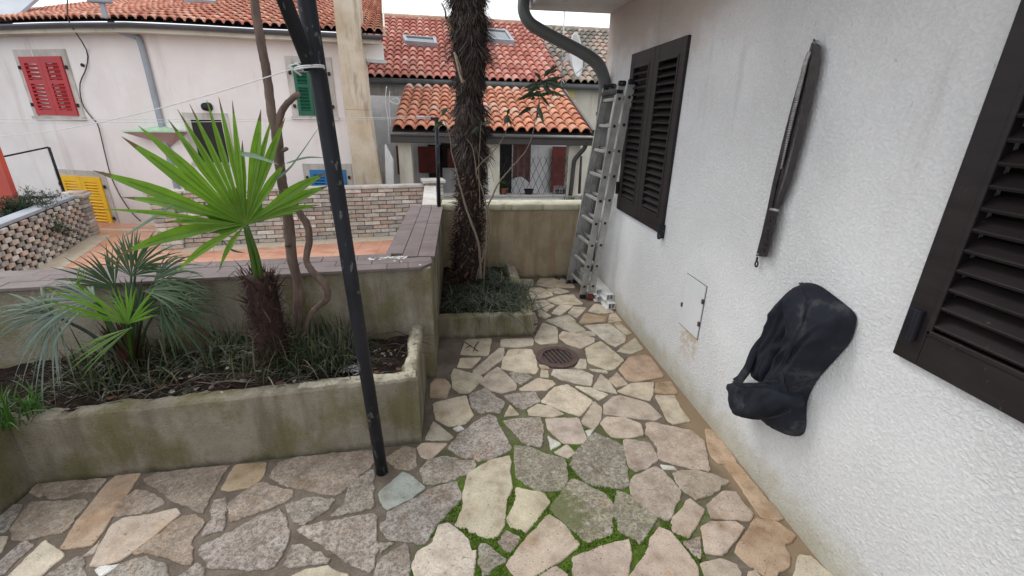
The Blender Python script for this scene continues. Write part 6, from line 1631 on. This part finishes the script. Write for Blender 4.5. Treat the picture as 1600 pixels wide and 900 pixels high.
def leafp(x, y, x2, y2, w=.03, c=(.045, .07, .04)):
    a, b = ony(x, y, Y3), ony(x2, y2, Y3-ru(-.05, .08)); k = ru(.7, 1.3); sd = (b-a).cross(V((ru(-.5, .5), -1, ru(-.4, .4)))); mb.ribbon([a, a.lerp(b, .3)+V((0, 0, .008)), a.lerp(b, .65)+V((0, 0, .006)), b], [.003, w, w*.8, .001], sd, (c[0]*k, c[1]*k, c[2]*k, 0), .3)
for (x, y, x2, y2) in [(846,128,815,140),(846,130,820,152),(850,128,872,128),(850,128,884,140),(850,130,882,120),(846,126,834,112),(850,120,862,108),(838,145,808,158),(845,150,860,168),(843,160,838,190),(840,165,850,195),(840,150,868,146),(835,150,852,150),(848,135,866,150),(832,168,808,182),(870,104,856,114),(793,180,796,170),(793,178,788,196),(792,182,800,198),(692,190,676,205),(690,180,700,168),(694,196,680,192),(752,195,770,192),(751,198,736,210)]: leafp(x, y, x2, y2, .024 if rnd() < .5 else .034)
for _ in range(16): x, y = 848+random.gauss(0, 13), 132+random.gauss(0, 9); leafp(x, y, x+ru(-24, 28), y+ru(-6, 22), ru(.012, .028))
mb.build('leaves', M['leafdull'], ts_)

# ---- grass in the corner planter, soil litter
def blades(mb, spots, h, w, cols, lean=.8, seg=6, zf=None):
    for (x, y, z, n_) in spots:
        for _ in range(n_):
            a = ru(0, 6.283); L = h*ru(.6, 1.2); sp = ru(.15 if lean < 1.1 else .55, lean); p = V((x+ru(-.02, .02), y+ru(-.02, .02), z)); pts = []
            for i in range(seg): t = i/(seg-1); pts.append(p + V((math.cos(a), math.sin(a), 0))*(L*sp*t**1.4) + V((0, 0, L*(t*(1.15-sp*.45) - .75*sp*t**2.6))))
            c = random.choice(cols); k = ru(.7, 1.3); mb.ribbon(pts, [w*.6, w, w, w*.8, w*.5, .0008][:seg], V((-math.sin(a), math.cos(a), 0)), (c[0]*k, c[1]*k, c[2]*k, 0), .3)
GC = [(.030, .048, .024), (.045, .068, .034), (.075, .10, .058), (.022, .035, .018), (.14, .16, .11)]
mb = MB(); sp2 = []
for _ in range(95):
    x, y = ru(-.10, .58), ru(3.18, 3.75)
    if rnd() < .55: x = ru(.12, .56)
    sp2.append((x, y, .14, random.randint(5, 10)))
for _ in range(26): sp2.append((ru(.18, .42), ru(3.7, 4.2), .14, 8))
blades(mb, sp2, .25, .0062, GC, 1.25); mb.build('ornamental_grass', M['leafdull'], kind='stuff', label='dark green grass tufts spilling over the corner planter')
mb = MB(); sp2 = []
for _ in range(95): x, y = ru(-1.0, -.60), ru(2.08, 2.46); sp2.append((x, y, soilz(x, y), 7))
for _ in range(110): x, y = ru(-1.9, -.8), ru(1.98, 2.42); sp2.append((x, y, soilz(x, y), 5))
blades(mb, sp2, .27, .0065, [(.035, .055, .022), (.055, .08, .032), (.022, .034, .016), (.03, .045, .02), (.12, .12, .075), (.04, .06, .03), (.17, .15, .10)], 1.0); mb.build('planter_grass', M['leafdull'], kind='stuff', label='thin grass blades among the palms in the long planter')
mb = MB(); blades(mb, [(ru(-2.1, -1.85), ru(1.72, 1.98), .34, 7) for _ in range(9)], .22, .008, [(.06, .14, .025), (.08, .18, .04), (.04, .09, .02)], 1.0); mb.build('bright_grass', M['leaf'], kind='stuff', label='bright green grass tuft at the left end of the long planter')
# litter: dead stems, needles, chips
mb = MB()
for _ in range(1500):
    x = -.27 - 1.9*rnd()**1.0; y = ru(1.99, 2.52) + .07*(x+.3)*.9
    if x > -.5 and rnd() < .55: continue
    a = ru(0, 6.283); L = ru(.04, .20); z = soilz(x, y) + .006; p = V((x, y, z)); q = p + V((math.cos(a)*L, math.sin(a)*L*.7, ru(-.01, .03))); q.y = min(max(q.y, 1.93 + .07*(q.x+.3)), 2.5)
    m_ = (p+q)/2 + V((ru(-.02, .02), ru(-.02, .02), ru(.005, .035))); k = ru(.4, 1.2); c = random.choice([(.20, .165, .13), (.13, .095, .075), (.075, .05, .042), (.26, .23, .19), (.12, .06, .045), (.10, .12, .07)])
    mb.ribbon([p, m_, q], [ru(.0015, .005)]*2 + [.001], V((0, 0, 1)) + rv(.7), (c[0]*k, c[1]*k, c[2]*k, 0), .2)
for _ in range(160):
    x = ru(-1.95, -.3); y = ru(1.97, 2.4) + .07*(x+.3); p = V((x, y, soilz(x, y)+.006)); r = ru(.006, .018); c = random.choice([(.25, .23, .20), (.12, .09, .07), (.45, .43, .40), (.16, .08, .05)])
    mb.add([p + V((math.cos(t)*r*ru(.6, 1.3), math.sin(t)*r*ru(.6, 1.3), ru(0, .012))) for t in (0, 1.2, 2.5, 3.7, 5)], [(0, 1, 2, 3, 4)], (*c, 0))
mb.build('soil_litter', M['litter'], kind='stuff', label='dead stems and chips scattered over the dark soil')
mb = MB()
for _ in range(260):
    x, y = ru(-.15, .5), ru(3.2, 4.3); a = ru(0, 6.28); L = ru(.03, .12); p = V((x, y, .155)); q = p+V((math.cos(a)*L, math.sin(a)*L, ru(-.005, .02))); k = ru(.4, 1.2)
    mb.ribbon([p, (p+q)/2+V((0, 0, .015)), q], [.004, .003, .001], V((0, 0, 1))+rv(.7), (.15*k, .11*k, .085*k, 0))
mb.build('corner_litter', M['litter'], kind='stuff', label='dead stems on the soil of the corner planter')
# crumpled pale wrapper and small weeds
w0 = ony(543, 545, 2.12); w0.z = soilz(w0.x, w0.y) + .012; mb = MB(); vs = []
for j in range(9):
    for i in range(12): u, v = i/11-.5, j/8-.5; vs.append(w0 + V((u*.10, v*.06, .02*mnoise.noise(V((i*.9, j*.9, 2)))+.012*math.cos(u*3))))
mb.add(vs, [(j*12+i, j*12+i+1, j*12+i+13, j*12+i+12) for j in range(8) for i in range(11)]); mb.build('crumpled_wrapper', M['zinc'], label='crumpled silvery wrapper lying on the soil beside the black pole', cat='litter')
# dry twig on the paving near the corner planter
mb = MB()
for P in ([(726,536),(736,541),(747,549)],[(748,534),(743,541),(740,549)],[(736,541),(728,544)]):
    mb.tube([onz(x, y, .014) + V((0, 0, ru(0, .01))) for x, y in P], .003, 5, (.05, .035, .03, 0))
mb.build('dry_twig', M['stem'], smooth=True, label='small dark forked twig lying on a cream flagstone before the corner planter', cat='twig')
mb = MB()
for _ in range(60):
    p = onz(ru(860, 905), ru(428, 438), .008); 
    if p.y > 4.43 or p.x > 1.3: continue
    a = ru(0, 6.28); r = ru(.01, .028); mb.add([p+V((math.cos(a+t)*r, math.sin(a+t)*r*.6, ru(0, .02))) for t in (0, 2.1, 4.2)], [(0, 1, 2)], (.05, .045, .04, 0))
mb.build('dead_leaves', M['litter'], kind='stuff', label='dark dead leaves in the corner by the ladder')
# ---- shrub at far left behind the lattice wall
sh = thing('rosemary_shrub', 'dark green bushy shrub behind the lattice brick wall at the left edge', 'shrub', (LWb.x-1.0, LWb.y-1.0, -.05)); mb = MB(); tk = MB()
cs = ony(22, 330, LWb.y-1.0)
for _ in range(80):
    e = cs + V((random.gauss(0, .32), random.gauss(0, .25), 0)); e.z = cs.z + ru(-.30, .33) - abs(e.x-cs.x)*.45
    b = V((cs.x+ru(-.15, .15), cs.y+ru(-.15, .15), -.1)); P = spline([b, b.lerp(e, .5)+rv(.05), e], 6); tk.tube(P, [.012-.0007*i for i in range(len(P))], 5, (.10, .07, .05, 0))
    for q in P[3:]:
        for _k in range(26):
            p = q + rv(.07); dd = (rv(1) + V((0, 0, .7))).normalized(); L = ru(.03, .06); k = ru(.5, 1.4)
            mb.ribbon([p, p+dd*L], [.011, .003], dd.cross(rv(1)), (.035*k, .062*k, .03*k, 0))
mb.build('foliage', M['leafdull'], sh); tk.build('stem', M['stem'], sh)
# small green weeds in front of the brick wall and by the porch
for (px, py, lb) in ((325, 372, 'small weed growing at the foot of the brick wall behind the big frond'),):
    b = onz(px, py, ZT); mb = MB(); blades(mb, [(b.x+ru(-.3, .3), b.y+ru(-.1, .1), ZT, 8) for _ in range(8)], .16, .02, [(.06, .12, .03), (.10, .14, .06)], .9); mb.build('weed', M['leafdull'], label=lb, cat='plant')
b = ony(900, 309, 8.9); mb = MB(); blades(mb, [(b.x+ru(-.28, .28), 8.9+ru(-.1, .1), b.z-.12, 9) for _ in range(14)], .2, .022, [(.05, .10, .03), (.08, .13, .04)], .9); mb.build('leafy_plant', M['leafdull'], label='low green leafy plant at the foot of the porch downpipe', cat='plant')
